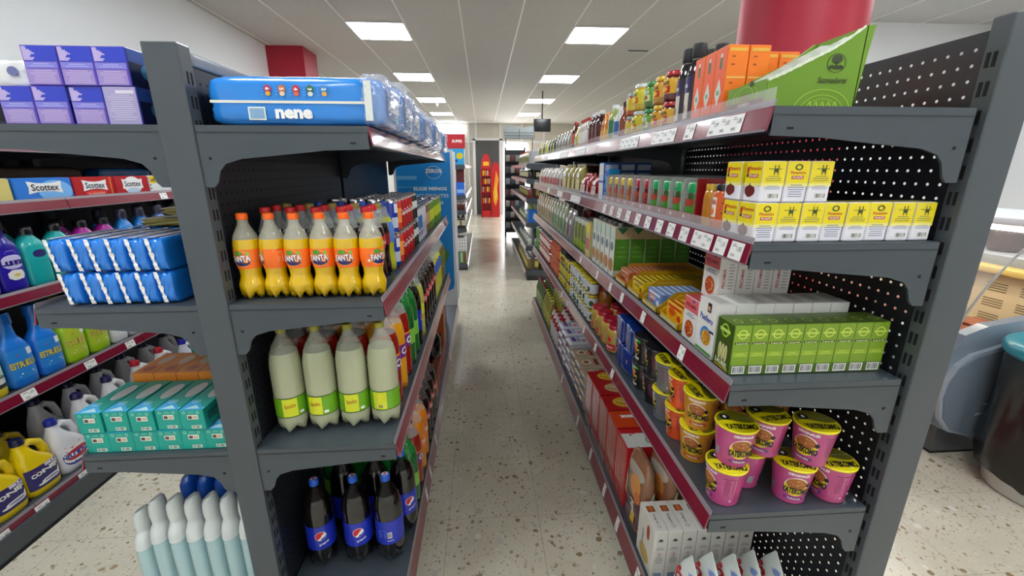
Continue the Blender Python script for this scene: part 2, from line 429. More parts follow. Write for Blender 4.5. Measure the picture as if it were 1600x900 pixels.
# ------------------------------------------------------------------ shelving
TAGT = ['1,85', '1,65', '1,35', '2,49', '0,99', '1,85']
def rail_map(side, xt, zt, xb, zb, y):
    v = Vector((xb-xt, 0, zb-zt))*-1; hgt = v.length; v.normalize()
    o = Vector(((xt+xb)/2, y, (zt+zb)/2))
    return plane(o, (0, -1, 0) if side == 'R' else (0, 1, 0), v), hgt
def bay_shelf(parent, side, y0, y1, z, xf, xb, rail=True, tags=(), riser=False, end=True, base=False, lip=True, tagw=.03, railh=.042, strip=None, stick=.011, tw=None):
    """one shelf: tray, side bracket, price rail, tags. xf front edge, xb at the back panel"""
    s = 1 if xb > xf else -1          # +1: back lies towards +x
    m = MB()
    t = .022
    m.box(min(xf, xb), max(xf, xb), y0+.002, y1-.002, z-t, z, METAL)
    m.box(min(xf, xf+s*.012), max(xf, xf+s*.012), y0+.002, y1-.002, z-.045, z-t, METAL)
    sh = part('shelf', m, parent)
    if not base:
        D = abs(xb-xf)
        prof = [(0, 0), (D, 0), (D, -.05), (D-.10, -.053), (D*.62, -.058), (.092, -.072), (.056, -.083), (.042, -.098), (.033, -.124), (.023, -.135), (0, -.135)]
        br = MB(); br.prism([(xb-s*u, z+w-.001) for u, w in prof], METAL, 'y', y1-.006, y1-.001); part('bracket', br, sh)
        br = MB(); br.prism([(xb-s*u, z+w-.001) for u, w in prof], METAL, 'y', y0, y0+.005)
        # folded lower flange on the near bracket and punched marks
        f0, f1 = (D*.62, -.058), (.092, -.072)
        br.add([(xb-s*f0[0], y0, z+f0[1]), (xb-s*f1[0], y0, z+f1[1]), (xb-s*f1[0], y0+.014, z+f1[1]), (xb-s*f0[0], y0+.014, z+f0[1])], [(0, 1, 2, 3)], METAL)
        br.box(min(xf+s*.03, xf+s*.042), max(xf+s*.03, xf+s*.042), y0-.0008, y0, z-.04, z-.036, SLOT)
        br.box(min(xb-s*.022, xb-s*.028), max(xb-s*.022, xb-s*.028), y0-.0008, y0, z-.075, z-.069, SLOT)
        br.box(min(xf, xb), max(xf, xb), y0-.001, y0, z-.016, z-.0145, PANEL)
        part('bracket', br, sh)
    if rail:
        zt, zb = z-.0003, z-railh; xt = xf-s*.002; xr = xf-s*stick
        r = MB()
        r.prism([(xt, zt), (xr, zb), (xr+s*.004, zb-.001), (xt+s*.004, zt)], RAILB if base else RAIL, 'y', y0+.001, y1-.003)
        r.box(min(xr, xr-s*.0015), max(xr, xr-s*.0015), y0+.001, y1-.003, zb-.002, zb+.002, LIP)
        if lip: r.prism([(xt, zt), (xt+s*.004, zt+.012), (xt+s*.0055, zt+.012), (xt+s*.004, zt)], LIP, 'y', y0+.001, y1-.003)
        part('price_rail', r, sh)
        if riser:
            q = MB(); q.box(min(xt+s*.002, xt+s*.004), max(xt+s*.002, xt+s*.004), y0+.004, y1-.006, zt+.002, zt+riser, RISER)
            part('clear_riser', q, sh)
        for ty in tags:
            wd = tagw
            if isinstance(ty, tuple): ty, wd = ty
            if not (y0 < ty < y1): continue
            M, hh = rail_map('R' if s > 0 else 'L', xt, zt, xr, zb, ty)
            g = MB(); ht = hh*.86
            g.rect(M, -wd/2, wd/2, -ht/2, ht/2, WHITE, .0012)
            n = max(1, round(wd/.05))
            for k in range(n):
                c = -wd/2+wd*(k+.5)/n; w2 = wd/n
                g.text(TAGT[int(ty*37+k) % 6], M, c+w2*.2, ht*.12, ht*.3, BLACK, w=w2*.36, bold=.0, l=.0016)
                g.lines(M, c-w2*.2, ht*.3, w2*.35, ht*.2, 2, P('#555555'), .0016)
                g.barcode(M, c-w2*.15, -ht*.28, w2*.42, ht*.22, .0016, n=7)
            part('price_tag', g, sh)
    return sh
def perforated(y0, y1, z0, z1, x, py=.025, pz=.0275, r=.0033):
    m = MB(); ny = int((y1-y0)/py); nz_ = int((z1-z0)/pz); oy = (y1-y0-ny*py)/2
    vs = []; fs = []; idx = {}
    def cv(i, j):
        if (i, j) not in idx:
            yy = y0 if i == 0 else (y1 if i == ny else y0+oy+i*py); zz = z1 if j == nz_ else z0+j*pz
            idx[(i, j)] = len(vs); vs.append((x, yy, zz))
        return idx[(i, j)]
    for i in range(ny):
        for j in range(nz_):
            c = [cv(i, j), cv(i+1, j), cv(i+1, j+1), cv(i, j+1)]
            cy, cz = y0+oy+(i+.5)*py, z0+(j+.5)*pz
            k = len(vs)
            for q in range(8):
                a = q*PI/4; vs.append((x, cy+r*math.cos(a), cz+r*math.sin(a)))
            h = [k+q for q in range(8)]
            fs += [(c[0], c[1], h[7], h[6], h[5]), (c[1], c[2], h[1], h[0], h[7]), (c[2], c[3], h[3], h[2], h[1]), (c[3], c[0], h[5], h[4], h[3])]
    m.add(vs, fs, PANEL); return m
def upright(x0, x1, y0, y1, h, slots=(), face=1):
    m = MB(); m.rbox(x0, x1, y0, y1, 0, h, METALD, .002, 1, False)
    for sx_ in slots:
        z = .08
        while z < h-.06:
            for yy in (y0+(y1-y0)*.42, y0+(y1-y0)*.72):
                m.box(sx_-.0006, sx_+.0006, yy-.0032, yy+.0032, z, z+.026, SLOT)
            z += .05
    return m

# ---- left gondola (drinks side faces the aisle, household side behind)
LZ = (1.595, 1.172, .748, .19)
gl = thing('gondola_shelving', (0, 0, 0), 'dark grey double sided shelving with drinks left of the aisle', 'shelving')
part('upright', upright(-.717, -.643, 1.045, 1.088, 1.76, (-.6432, -.7168)), gl)
for yy in (2.055, 3.055): part('upright', upright(-.70, -.66, yy-.02, yy+.02, 1.75), gl)
part('upright', upright(-.717, -.643, 4.02, 4.06, 1.2), gl)
pf = perforated(1.095, 2.035, .19, 1.72, -.650); part('back_panel', pf, gl)
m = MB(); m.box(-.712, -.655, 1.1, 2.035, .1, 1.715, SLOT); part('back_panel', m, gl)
for a, b_ in ((2.075, 3.035), (3.075, 4.02)):
    m = MB(); m.box(-.71, -.65, a, b_, .1, 1.72 if a < 3 else 1.15, PANEL)
    m.box(-.6495, -.6485, a, b_, .96, .963, SLOT); part('back_panel', m, gl)
m = MB(); m.rbox(-.70, -.645, 1.097, 3.04, 1.722, 1.752, mat('top_rail_reflect_grey', '#8b9094', .3, coat=.3), .006, 2); part('top_rail', m, gl)  # lighter grey puts the rail's reflected light into its colour
for i, (a, b_) in enumerate(((1.05, 2.055), (2.055, 3.055))):
    for z in LZ[:3]: bay_shelf(gl, 'L', a, b_, z, -.262, -.645, tags=(), lip=z < 1.5)
for a, b_ in ((1.05, 2.055), (2.055, 3.055), (3.055, 4.055)):
    bay_shelf(gl, 'L', a, b_, .19, -.272, -.645, base=True, railh=.07, tags=(1.52, 1.66, 2.9, 1.9) )
m = MB(); m.box(-1.06, -.3, 1.05, 4.055, 0, .165, PLINTH); part('plinth', m, gl)
for z in (1.595, 1.172, .748): bay_shelf(gl, 'L', 1.05, 2.055, z, -1.098 if z < 1.5 else -1.11, -.715, tags=())
bay_shelf(gl, 'L', 1.05, 2.055, .19, -1.09, -.715, base=True, railh=.07)
# ---- right gondola
RZ = (1.61, 1.358, 1.05, .705, .14)
gr = thing('gondola_shelving', (0, 0, 0), 'dark grey perforated shelving with spices and packets right of the aisle', 'shelving')
part('upright', upright(.934, 1.012, .775, .812, 1.765, (.9338,)), gr)
for yy in (1.99, 3.19, 4.42): part('upright', upright(.93, .97, yy-.02, yy+.02, 1.75), gr)
pf = perforated(.812, 1.97, .08, 1.745, .936); o = part('back_panel', pf, gr)
for a, b_ in ((2.01, 3.17), (3.21, 4.4)):
    m = MB(); m.box(.93, .942, a, b_, .08, 1.745, PANEL); part('back_panel', m, gr)
BY = ((.785, 1.99), (1.99, 3.19), (3.19, 4.42))
TG = {1.61: [(.93, .13), (1.23, .12), (1.06, .0001)], 1.358: [.825, .885, .945, .99, 1.06, 1.14, 1.22, 1.31, 1.40, 1.5, 1.6, 1.7, 1.8, (2.4, .25), (2.9, .2), (3.4, .1)],
      1.05: [1.0, 1.28, 1.5, 1.65, 1.86, 2.2], .705: [1.82, 2.05, 2.7, 2.5, 1.55], .14: [1.13, 1.36, 1.55, 1.8, 2.1, 2.6]}
TG[1.61] = [(.93, .13), (1.09, .05), (1.25, .16), (1.55, .2), (2.3, .2), (2.8, .3), (3.6, .2)]
for z in RZ[:4]:
    for a, b_ in BY:
        bay_shelf(gr, 'R', a, b_, z, .527, .921, tags=TG[z], riser=.032 if z > 1.3 else 0, tagw=.045 if z == 1.358 else .032)
for a, b_ in BY: bay_shelf(gr, 'R', a, b_, .14, .531, .921, base=True, railh=.07, tags=TG[.14], stick=.015)
m = MB(); m.box(.555, .93, .785, 4.42, 0, .115, PLINTH); part('plinth', m, gr)
# ---- wall shelving on the far left
WZ = (1.615, 1.36, .985, .575, .125)
gw = thing('wall_shelving', (0, 0, 0), 'dark grey wall shelving of cleaning products on the far left', 'shelving')
for yy in (.6, 1.6, 2.6, 3.6, 4.6): part('upright', upright(-2.5, -2.46, yy-.02, yy+.02, 1.9), gw)
for a, b_ in ((.6, 1.6), (1.6, 2.6), (2.6, 3.6), (3.6, 4.6)):
    m = MB(); m.box(-2.51, -2.5, a, b_, .1, 1.88, PANEL); part('back_panel', m, gw)
WT = {1.615: [2.25], 1.36: [2.83], .985: [], .575: [1.55, 1.78, 2.08, 2.33, 2.62], .125: [1.28, 1.46, 1.62, 1.82, 2.05]}
for z in WZ[:4]:
    for a, b_ in ((.6, 1.6), (1.6, 2.2 if z == 1.36 else 2.42), (2.2 if z == 1.36 else 2.42, 3.42), (3.42, 4.6)):
        bay_shelf(gw, 'W', a, b_, z, -2.0, -2.5, tags=WT[z], tagw=.06)
for a, b_ in ((.6, 1.6), (1.6, 2.6), (2.6, 3.6), (3.6, 4.6)): bay_shelf(gw, 'W', a, b_, .125, -1.92, -2.5, base=True, railh=.062, tags=WT[.125], tagw=.06)
m = MB(); m.box(-2.5, -1.9, .6, 4.6, .012, .1, METAL); m.box(-2.5, -1.895, .6, 4.6, 0, .012, SLOT); part('plinth', m, gw)
# ------------------------------------------------------------------ product builders
def bottle(name, rings, liquid, fill, cap, label=None, neck='#dfe6e2', n=20, capz=None, caprad=None, art=None, neck_alpha=.3, capname='cap', capn=18, capmb=None):
    """rings top at capz; liquid below fill, clear neck above"""
    Lf = Loft(rings); H = Lf.R[-1][0]; b = MB()
    Lf.build(b, liquid, n, z1=fill, top=True)
    if fill < H-.002: Lf.build(b, G(neck, neck_alpha), n, z0=fill, bot=False)
    parts = [('bottle', b)]
    c = MB(); cz = capz if capz is not None else H-.002; r = caprad or Lf.R[-1][1]*1.12
    if capmb: c = capmb
    elif cap:
        ch = .016 if r < .02 else .02
        Loft([(cz, r*1.0), (cz+ch*.75, r*1.0), (cz+ch*.95, r*.93), (cz+ch, r*.8)], 1).build(c, P(cap, .3), capn)
    if cap or capmb: parts.append((capname, c))
    if label:
        z0, z1, colr = label; q = MB(); Lf.build(q, P(colr, .3, .3), n, z0=z0, z1=z1, bot=False, top=False, l=.0005)
        if art: art(q, Lf.M())
        parts.append(('label', q))
    return Prod(name, parts, H+.02), Lf

def soda2(H=.325, R=.046):
    k = H/.325
    return [(0, R*.72, R*.72, 2, .5), (.008*k, R*.92, R*.92, 2, .3), (.03*k, R, R, 2, .08), (.06*k, R, R, 2), (.10*k, R, R), (.18*k, R*.99, R*.99), (.215*k, R*.97, R*.97),
            (.245*k, R*.86, R*.86), (.27*k, R*.66, R*.66), (.285*k, R*.47, R*.47), (.295*k, R*.34, R*.34), (.309*k, R*.27, R*.27)]
def fantaR():
    return [(0, .021, .021, 2, .5), (.006, .029, .029, 2, .36), (.02, .032, .032, 2, .13), (.038, .032, .032, 2), (.054, .027, .027), (.065, .0248, .0248), (.085, .0275, .0275),
            (.10, .0305, .0305), (.12, .0315, .0315), (.145, .0308, .0308), (.165, .027, .027), (.18, .0195, .0195), (.192, .0135, .0135), (.203, .0118, .0118), (.207, .0118, .0118)]
def cokeR():
    return [(0, .021, .021, 2, .3), (.006, .028, .028, 2, .22), (.02, .0305, .0305, 2, .1), (.045, .029, .029), (.07, .0268, .0268), (.09, .0275, .0275), (.12, .0308, .0308),
            (.145, .0302, .0302), (.165, .025, .025), (.182, .0185, .0185), (.197, .0132, .0132), (.21, .0118, .0118), (.215, .0118, .0118)]

# orange soda
def fanta_art(ang):
    def f(q, M):
        R = .031; A = lambda a: a+ang*R
        q.ell(M, A(0), .108, .0235, .0215, P('#ffb060', .3, .3), .0007, 16, 2); q.ell(M, A(0), .108, .0215, .0195, P('#f36a12', .3, .3), .0009, 16, 2)
        q.ell(M, A(.001), .099, .019, .009, P('#1b2c6e', .3), .0011, 14, 2)
        q.ell(M, A(-.004), .1235, .0105, .006, P('#4c9a2a', .3), .0012, 10, 1); q.ell(M, A(.017), .122, .004, .006, P('#7cc043', .3), .0012, 8, 1)
        q.text('FANTA', M, A(.0), .109, .0175, P('#1b2c6e'), w=.046, bold=.07, rot=.08, l=.0013)
        q.text('FANTA', M, A(.0), .1095, .0155, WHITE, w=.043, bold=.03, rot=.08, l=.0017)
        q.ell(M, A(.012), .102, .005, .0035, P('#ff9a1e'), .0014, 8, 1)
        q.ell(M, A(-.027), .100, .004, .004, P('#ffe2bf'), .001, 8, 1)
        q.lines(M, A(.062), .112, .02, .028, 6, P('#ffd0a0'), .001); q.rect(M, A(.048), A(.0485), .09, .134, P('#ffe2bf'), .0009)
    return f
fan = [bottle('soda_bottle', fantaR(), Q('#dcb200'), .156, '#ff6a10', (.082, .132, '#ff7212'), art=fanta_art(a), neck='#e9ead8')[0] for a in (-.1, -1.1, -.12, -.05, .0, .85)]
for i in range(6):
    place(fan[(0, 1, 2, 3, 4, 5)[i]], -.6075+.0625*i, 1.112+.004*(i % 2), LZ[1], 0,
          'small orange soda bottle, front row, %s from the back panel' % ORD[i], 'bottle', 'orange soda bottles in the front row')
def coke_art(q, M):
    q.text('Coca-Cola', M, 0, .122, .013, WHITE, w=.042, bold=.02, shear=.35, l=.0012)
    q.text('Coca-Cola', M, .095, .122, .013, WHITE, w=.042, bold=.02, shear=.35, l=.0012)
coke = bottle('soda_bottle', cokeR(), Q('#1c0a06'), .165, '#d21f24', (.104, .14, '#c8141c'), art=coke_art)[0]
colav = bottle('soda_bottle', cokeR(), Q('#180a08'), .17, '#9a8440', (.104, .14, '#8d1c1c'))[0]
grid(coke, 'L', LZ[1], [1.185, 1.25], [.035+.066*i for i in range(5)], 'cola bottle with red cap and red label', 'bottle', 'small red capped cola bottles', names=('orange sodas', 'shelf front'))
grid(colav, 'L', LZ[1], [1.315], [.035+.066*i for i in range(5)], 'cola bottle with olive gold cap behind red caps', 'bottle', 'small olive capped cola bottles')
aq = bottle('sports_drink_bottle', cokeR(), Q('#b8bf2a'), .18, '#2b4fb0', (.10, .165, '#5a8ad0'))[0]
grid(aq, 'L', LZ[1], [1.385], [.035+.066*i for i in range(4)], 'yellow sports drink bottle with blue label', 'bottle', 'yellow sports drinks')
# cans
def can(name, r, h, body, arts=None, lidc=None):
    Lf = Loft([(0, r*.78), (.006, r*.97), (.01, r), (h-.014, r), (h-.006, r*.86), (h-.002, r*.84), (h, r*.84)], 1); b = MB()
    Lf.build(b, P(body, .25, .3), 18, z0=.006, z1=h-.012, bot=True, top=False)
    if arts: arts(b, Lf.M())
    t = MB(); Lf.build(t, SILVER, 18, z0=h-.012, bot=False); t.ell(plane((0, 0, h), (1, 0, 0), (0, 1, 0)), 0, 0, r*.35, r*.2, P('#9a9aa0'), .0006)
    return Prod(name, [('body', b), ('lid', t)], h+.001)
def bandart(*bands):
    def f(b, M):
        for z0, z1, c, a0, a1 in bands: b.rect(M, a0, a1, z0, z1, P(c, .3, .3), .0004, nu=6)
    return f
can_blue = can('drink_can', .0275, .115, '#1237a8', bandart((.02, .055, '#c9d3e6', -.03, .03), (.07, .1, '#e8ecf4', -.02, .02)))
can_red = can('drink_can', .0285, .115, '#b3131d', lambda b, M: b.text('Coca-Cola', M, 0, .06, .02, WHITE, w=.05, bold=.02, shear=.35, l=.0008))
can_redorange = can('drink_can', .0285, .115, '#d8401c', bandart((.03, .08, '#ff9a3a', -.03, .03)))
can_black = can('drink_can', .0285, .115, '#1d2a20', bandart((.05, .08, '#d8e6dc', -.03, .03)))
can_white = can('drink_can', .0285, .16, '#c9ccd2', bandart((.06, .12, '#3e6fb8', -.02, .02), (.03, .05, '#6a4b9a', -.04, .04)))
can_brown = can('drink_can', .0285, .16, '#7a5c44', bandart((.05, .11, '#c9a070', -.03, .03)))
can_green = can('drink_can', .0285, .16, '#5d8a2a', bandart((.05, .11, '#c3d42e', -.03, .03)))
can_purple = can('drink_can', .0285, .16, '#c9ccd6', bandart((.11, .14, '#6a2a9a', -.08, .08), (.03, .08, '#a8acb6', -.03, .03)))
def D(n, st, a=.032): return [a+st*i for i in range(n)]
grid(can_blue, 'L', LZ[1], [1.46], D(4, .058), 'blue energy drink can with silver lid', 'can', 'blue drink cans', layers=2)
grid(can_redorange, 'L', LZ[1], [1.523], D(4, .058), 'orange red soft drink can', 'can', 'orange red drink cans', layers=2)
grid(can_red, 'L', LZ[1], [1.584, 1.645, 1.706, 1.767], D(3, .06), 'red cola can with white script', 'can', 'red cola cans', layers=2, names=('bottles', 'front'))
grid(can_black, 'L', LZ[1], [1.83, 1.89], D(2, .06), 'dark green soft drink can', 'can', 'dark green drink cans', layers=2)
grid(can_white, 'L', LZ[1], [1.96, 2.025], D(2, .06), 'tall silver blue drink can', 'can', 'tall silver drink cans', layers=1)
grid(can_purple, 'L', LZ[1], [2.10, 2.165], D(2, .06), 'tall silver drink can with purple band', 'can', 'tall purple banded drink cans', layers=1)
grid(can_brown, 'L', LZ[1], [2.24, 2.31], D(2, .06), 'tall brown coffee drink can', 'can', 'tall brown drink cans')
grid(can_green, 'L', LZ[1], [2.38, 2.45, 2.52], D(2, .06), 'tall lime green drink can', 'can', 'tall lime green drink cans')
grid(can_green, 'L', LZ[1], [2.66, 2.73, 2.80, 2.87, 2.94], D(2, .06), 'lime green drink can by the far end', 'can', 'far lime green drink cans')

# 2 litre lemon
def lemon_art(ang, code=False):
    def f(q, M):
        R = .046; A = lambda a: a+ang*R
        q.rect(M, A(-.028), A(.012), .060, .116, P('#d9e021', .3, .3), .0009, nu=8)
        q.rect(M, A(.075), A(.12), .060, .116, P('#d9e021', .3, .3), .0009, nu=8)
        q.rect(M, -.144, .144, .1175, .1195, P('#26361c'), .0009, nu=40); q.rect(M, -.144, .144, .0565, .0585, P('#26361c'), .0009, nu=40)
        if code: q.barcode(M, A(-.006), .07, .018, .011, .0013); q.lines(M, A(-.006), .1, .03, .024, 5, P('#a35a10'), .0013)
        else: q.text('limón', M, A(-.008), .094, .014, P('#b0621a'), w=.028, bold=.02, rot=.12, l=.0013); q.rect(M, A(.016), A(.028), .064, .072, WHITE, .0012, nu=3)
    return f
lem = [bottle('soda_bottle', soda2(.325, .0438), mat('lemon_soda_cloudy', '#b2b694', .12, coat=.7), .25, '#a5a23a', (.058, .118, '#6fae1e'), art=lemon_art(a, c), neck='#d8dbc8')[0] for a, c in ((.5, 0), (0, 0), (.25, 0), (.05, 1))]
for i, x in enumerate((-.58, -.49, -.4, -.311)):
    place(lem[i], x, 1.155+.008*i, LZ[2], 0, 'two litre cloudy lemon soda with green label, %s from back panel' % ORD[i], 'bottle', 'large lemon soda bottles in the front row')
def gat_art(q, M):
    for a in (-.01, .1, -.1): q.text('Ca', M, a, .155, .03, P('#1a1426'), w=.042, bold=.09, l=.001); q.text('Ca', M, a, .155, .027, WHITE, w=.038, bold=.03, l=.0014); q.rect(M, a-.028, a+.028, .178, .186, P('#f08a1c'), .001, nu=4)
def big(liq, cap, lab, art=None, fill=.255, z0=.13, z1=.185, neck='#dfe6e2'): return bottle('soda_bottle', soda2(.325, .0455), Q(liq), fill, cap, (z0, z1, lab), art=art, neck=neck)[0]
b_red = big('#8f1808', '#1c1414', '#7a2a86', gat_art); b_or = big('#e09a10', '#1c1414', '#7a2a86', gat_art)
b_green = bottle('soda_bottle', soda2(.325, .0455), Q('#0c6a24'), .25, '#1b8a30', (.10, .16, '#7ec43c'), neck='#1f8a3a', neck_alpha=.75)[0]
def pep_art(q, M):
    for a in (0., .14, -.14):
        q.ell(M, a, .135, .0178, .0178, WHITE, .001, 18, 3)
        q.seg(M, a, .135, .0165, PI*.22, PI*1.28, P('#d0202e'), .0014)
        q.seg(M, a, .135, .0165, PI*1.45, PI*2.02, P('#12349a'), .0014)
        q.text('pepsi', M, a+.008, .104, .0105, WHITE, w=.03, bold=.02, rot=.25, l=.0013)
def pep_back(q, M): q.barcode(M, .01, .118, .014, .024, .0012); q.lines(M, -.014, .122, .03, .035, 7, P('#7c8ee0'), .0012); q.text('pepsi', M, .012, .092+.004, .006, WHITE, w=.02, l=.0012)
def pepcap():
    c = MB(); Loft([(.307, .0148), (.322, .0148), (.326, .0138), (.328, .011)], 1).build(c, P('#1857c8', .3), 18)
    T = plane((0, 0, .328), (1, 0, 0), (0, 1, 0)); c.ell(T, 0, 0, .0095, .0095, WHITE, .0004); c.ell(T, 0, .004, .007, .0035, P('#d0202e'), .0008); c.ell(T, 0, -.004, .007, .0035, P('#12349a'), .0008)
    return c
pep = bottle('cola_bottle', soda2(.325, .047), Q('#090504'), .262, None, (.08, .172, '#1a2fb4'), art=pep_art, neck='#1e1815', capmb=pepcap())[0]
pepb = bottle('cola_bottle', soda2(.325, .047), Q('#090504'), .262, None, (.08, .172, '#1a2fb4'), art=pep_back, neck='#1e1815', capmb=pepcap())[0]
b_lemfan = bottle('soda_bottle', soda2(.325, .0455), Q('#b9c24a'), .25, '#c9c020', (.12, .17, '#d6dc30'))[0]
def coke2_art(q, M):
    for a in (0, .09, -.09): q.text('Coca-Cola', M, a, .165, .02, WHITE, w=.066, bold=.02, shear=.35, l=.001)
b_coke = bottle('cola_bottle', soda2(.325, .0455), Q('#160806'), .255, '#c8141c', (.145, .185, '#c4121a'), art=coke2_art, neck='#8a8480')[0]
b_fan2 = bottle('soda_bottle', soda2(.325, .0455), Q('#e88a08'), .255, '#ff6a10', (.13, .185, '#f47a18'), art=lambda q, M: [q.text('FANTA', M, a, .157, .02, WHITE, w=.055, bold=.05, l=.001) for a in (0, .1, -.1)])[0]
D4 = [.037+.0915*i for i in range(4)]; D3 = D4[:3]
grid(b_red, 'L', LZ[2], [1.268], D4, 'large red drink bottle with dark cap', 'bottle', 'large red drinks behind the lemon sodas')
grid(b_or, 'L', LZ[2], [1.365], D4, 'large orange drink bottle with purple logo', 'bottle', 'large orange drinks')
grid(b_red, 'L', LZ[2], [1.462], D3[:1], 'large red drink bottle beyond the orange ones, middle shelf', 'bottle')
grid(b_green, 'L', LZ[2], [1.56, 1.655], D3[:2], 'large green soda bottle with lime label', 'bottle', 'large green sodas', names=('red drinks', 'front'))
grid(pep, 'L', LZ[2], [1.75], [.037, .134], 'large blue label cola on the middle shelf', 'bottle', 'large blue label colas on the middle shelf')
grid(b_lemfan, 'L', LZ[2], [1.848], D3[:2], 'large pale yellow lemon soda bottle', 'bottle', 'large pale yellow sodas')
grid(b_coke, 'L', LZ[2], [1.945, 2.04, 2.135, 2.23, 2.325], D3[:1], 'large cola bottle with red label', 'bottle', 'large red label colas on the middle shelf', names=('lemon sodas', 'front'))
aq2 = bottle('sports_drink_bottle', soda2(.30, .043), Q('#c7c820'), .235, '#2b6ac8', (.15, .215, '#3b66c0'))[0]
grid(aq2, 'L', LZ[2], [2.43, 2.52, 2.61, 2.70], D3[:1], 'yellow sports drink with blue label and cap', 'bottle', 'large yellow sports drinks', names=('colas', 'front'))
b_brown = bottle('soda_bottle', soda2(.30, .043), Q('#6a5a14'), .235, '#2a5a1c', (.13, .2, '#5a7a24'))[0]
grid(b_brown, 'L', LZ[2], [2.79, 2.88, 2.97], D3[:1], 'olive brown bottle at the shelf far end', 'bottle', 'olive brown bottles', names=('sports drinks', 'front'))
# base shelf
for i, (x, y) in enumerate(((-.575, 1.205), (-.452, 1.212), (-.345, 1.212))):
    place((pep, pep, pepb)[i], x, y, LZ[3], (.35, .3, 0)[i], 'two litre dark cola with blue label, bottom shelf front row, %s from left' % ORD[i], 'bottle', 'large dark colas in the front row')
for i, x in enumerate((-.53, -.415, -.318)):
    place(pep, x, 1.335, LZ[3], .7, 'dark cola with blue label, second row on bottom shelf, %s from left' % ORD[i], 'bottle', 'large dark colas in the second row')
grid(b_green, 'L', LZ[3], [1.44], D4, 'large green soda bottle on the bottom shelf', 'bottle', 'large green sodas on the bottom shelf')
grid(b_red, 'L', LZ[3], [1.54], D4[:2], 'large red drink bottle on the bottom shelf', 'bottle', 'large red drinks on the bottom shelf')
grid(b_fan2, 'L', LZ[3], [1.64, 1.735], D3[:2], 'large orange soda bottle on the bottom shelf', 'bottle', 'large orange sodas on the bottom shelf', names=('red drinks', 'front'))
grid(b_coke, 'L', LZ[3], [1.83, 1.925, 2.02, 2.115], D3[:1], 'large red label cola on the bottom shelf', 'bottle', 'large red label colas on the bottom shelf', names=('orange sodas', 'shelf front'))
# cartons of small bottles further on
def crate(w_, d, h, c, name='bottle_pack', bot='#5a1c10', top=True):
    m = MB(); m.rbox(-w_/2, w_/2, -d/2, d/2, 0, h*.42, P(c, .4), .004, 1, False)
    parts = [('tray', m)]
    for i in range(3):
        for j in range(2):
            b = MB(); Loft([(h*.1, .022), (h*.6, .022), (h*.8, .012), (h*.97, .011), (h, .011)]).build(b, Q(bot), 10)
            b2 = [(x+(-w_/2+w_*(i+.5)/3), y+(-d/4+d/2*j), z) for x, y, z in b.v]; b.v = b2; parts.append(('bottle', b))
    return Prod(name, parts, h)
ck = crate(.15, .1, .2, '#9a3018'); ck2 = crate(.15, .1, .2, '#c06a20', bot='#7a3a10')
grid(ck2, 'L', LZ[3], [2.25], [.06], 'orange tray of six small drink bottles', 'bottle pack', 'small bottle packs', layers=1)
grid(ck, 'L', LZ[3], [2.41, 2.57, 2.73], [.06], 'red tray of six small brown bottles', 'bottle pack', 'small bottle packs', layers=1, names=('camera', 'front'))
jb = MB(); Loft([(0, .05), (.01, .058), (.09, .06), (.13, .05), (.16, .03), (.175, .03)]).build(jb, Q('#0e0a0c'), 20)
place(Prod('glass_jug', [('jug', jb)]), -.335, 2.42, LZ[3]+.202, 0, 'round black jug lying over the small bottle trays', 'jug')
bx = MB(); bx.rbox(-.2, .2, -.14, .14, 0, .27, P('#5f1d16', .45), .004, 1, False); bx.rbox(-.19, .19, -.143, -.138, .05, .2, P('#7c2a1e'), .001, 1)
crt = Prod('drinks_carton', [('carton', bx)], .272)
place(crt, -.485, 3.4, LZ[3], PI/2, 'dark red drinks carton under the blue display stand', 'carton')
ob = MB(); ob.rbox(-.08, .08, -.06, .06, 0, .16, P('#a3501e'), .003, 1, False)
place(Prod('drinks_carton', [('carton', ob)], .16), -.36, 2.93, LZ[3], PI/2, 'orange brown carton near the blue display stand', 'carton')
place(Prod('drinks_carton', [('carton', ob)], .16), -.36, 2.93, LZ[3]+.161, PI/2+.05, 'upper orange brown carton near the blue display stand', 'carton')

# ------------------------------------------------------------------ diaper packs on the top shelf
def pillow(w_, d, h, r, m, mb, wr=.0, seed=1):
    """soft rounded block with wrinkles"""
    rnd = random.Random(seed); bm = bmesh.new(); bmesh.ops.create_cube(bm, size=1)
    bmesh.ops.subdivide_edges(bm, edges=bm.edges[:], cuts=11, use_grid_fill=True)
    ph = [rnd.uniform(0, 6) for _ in range(8)]
    for v in bm.verts:
        p = v.co*2; q = Vector((p.x, p.y, p.z)); e = 8.
        nrm = (abs(q.x)**e+abs(q.y)**e+abs(q.z)**e)**(1/e)
        q = q/max(nrm, 1e-6)*1.0
        k = wr*(math.sin(q.x*9+ph[0]+q.z*5)*math.sin(q.z*11+ph[1])+.7*math.sin(q.x*23+ph[2])*math.sin(q.y*17+ph[3]+q.z*13)+.5*math.sin(q.z*31+q.x*7+ph[4]))
        q = q*(1+k)
        v.co = Vector((q.x*w_/2, q.y*d/2, h/2+q.z*h/2))
    bm.verts.index_update(); mb.add([v.co[:] for v in bm.verts], [[v.index for v in f.verts] for f in bm.faces], m, True); bm.free()
mat('nappy_pack_film', '#2685dc', .22, coat=.5, noise=.10, nscale=14)
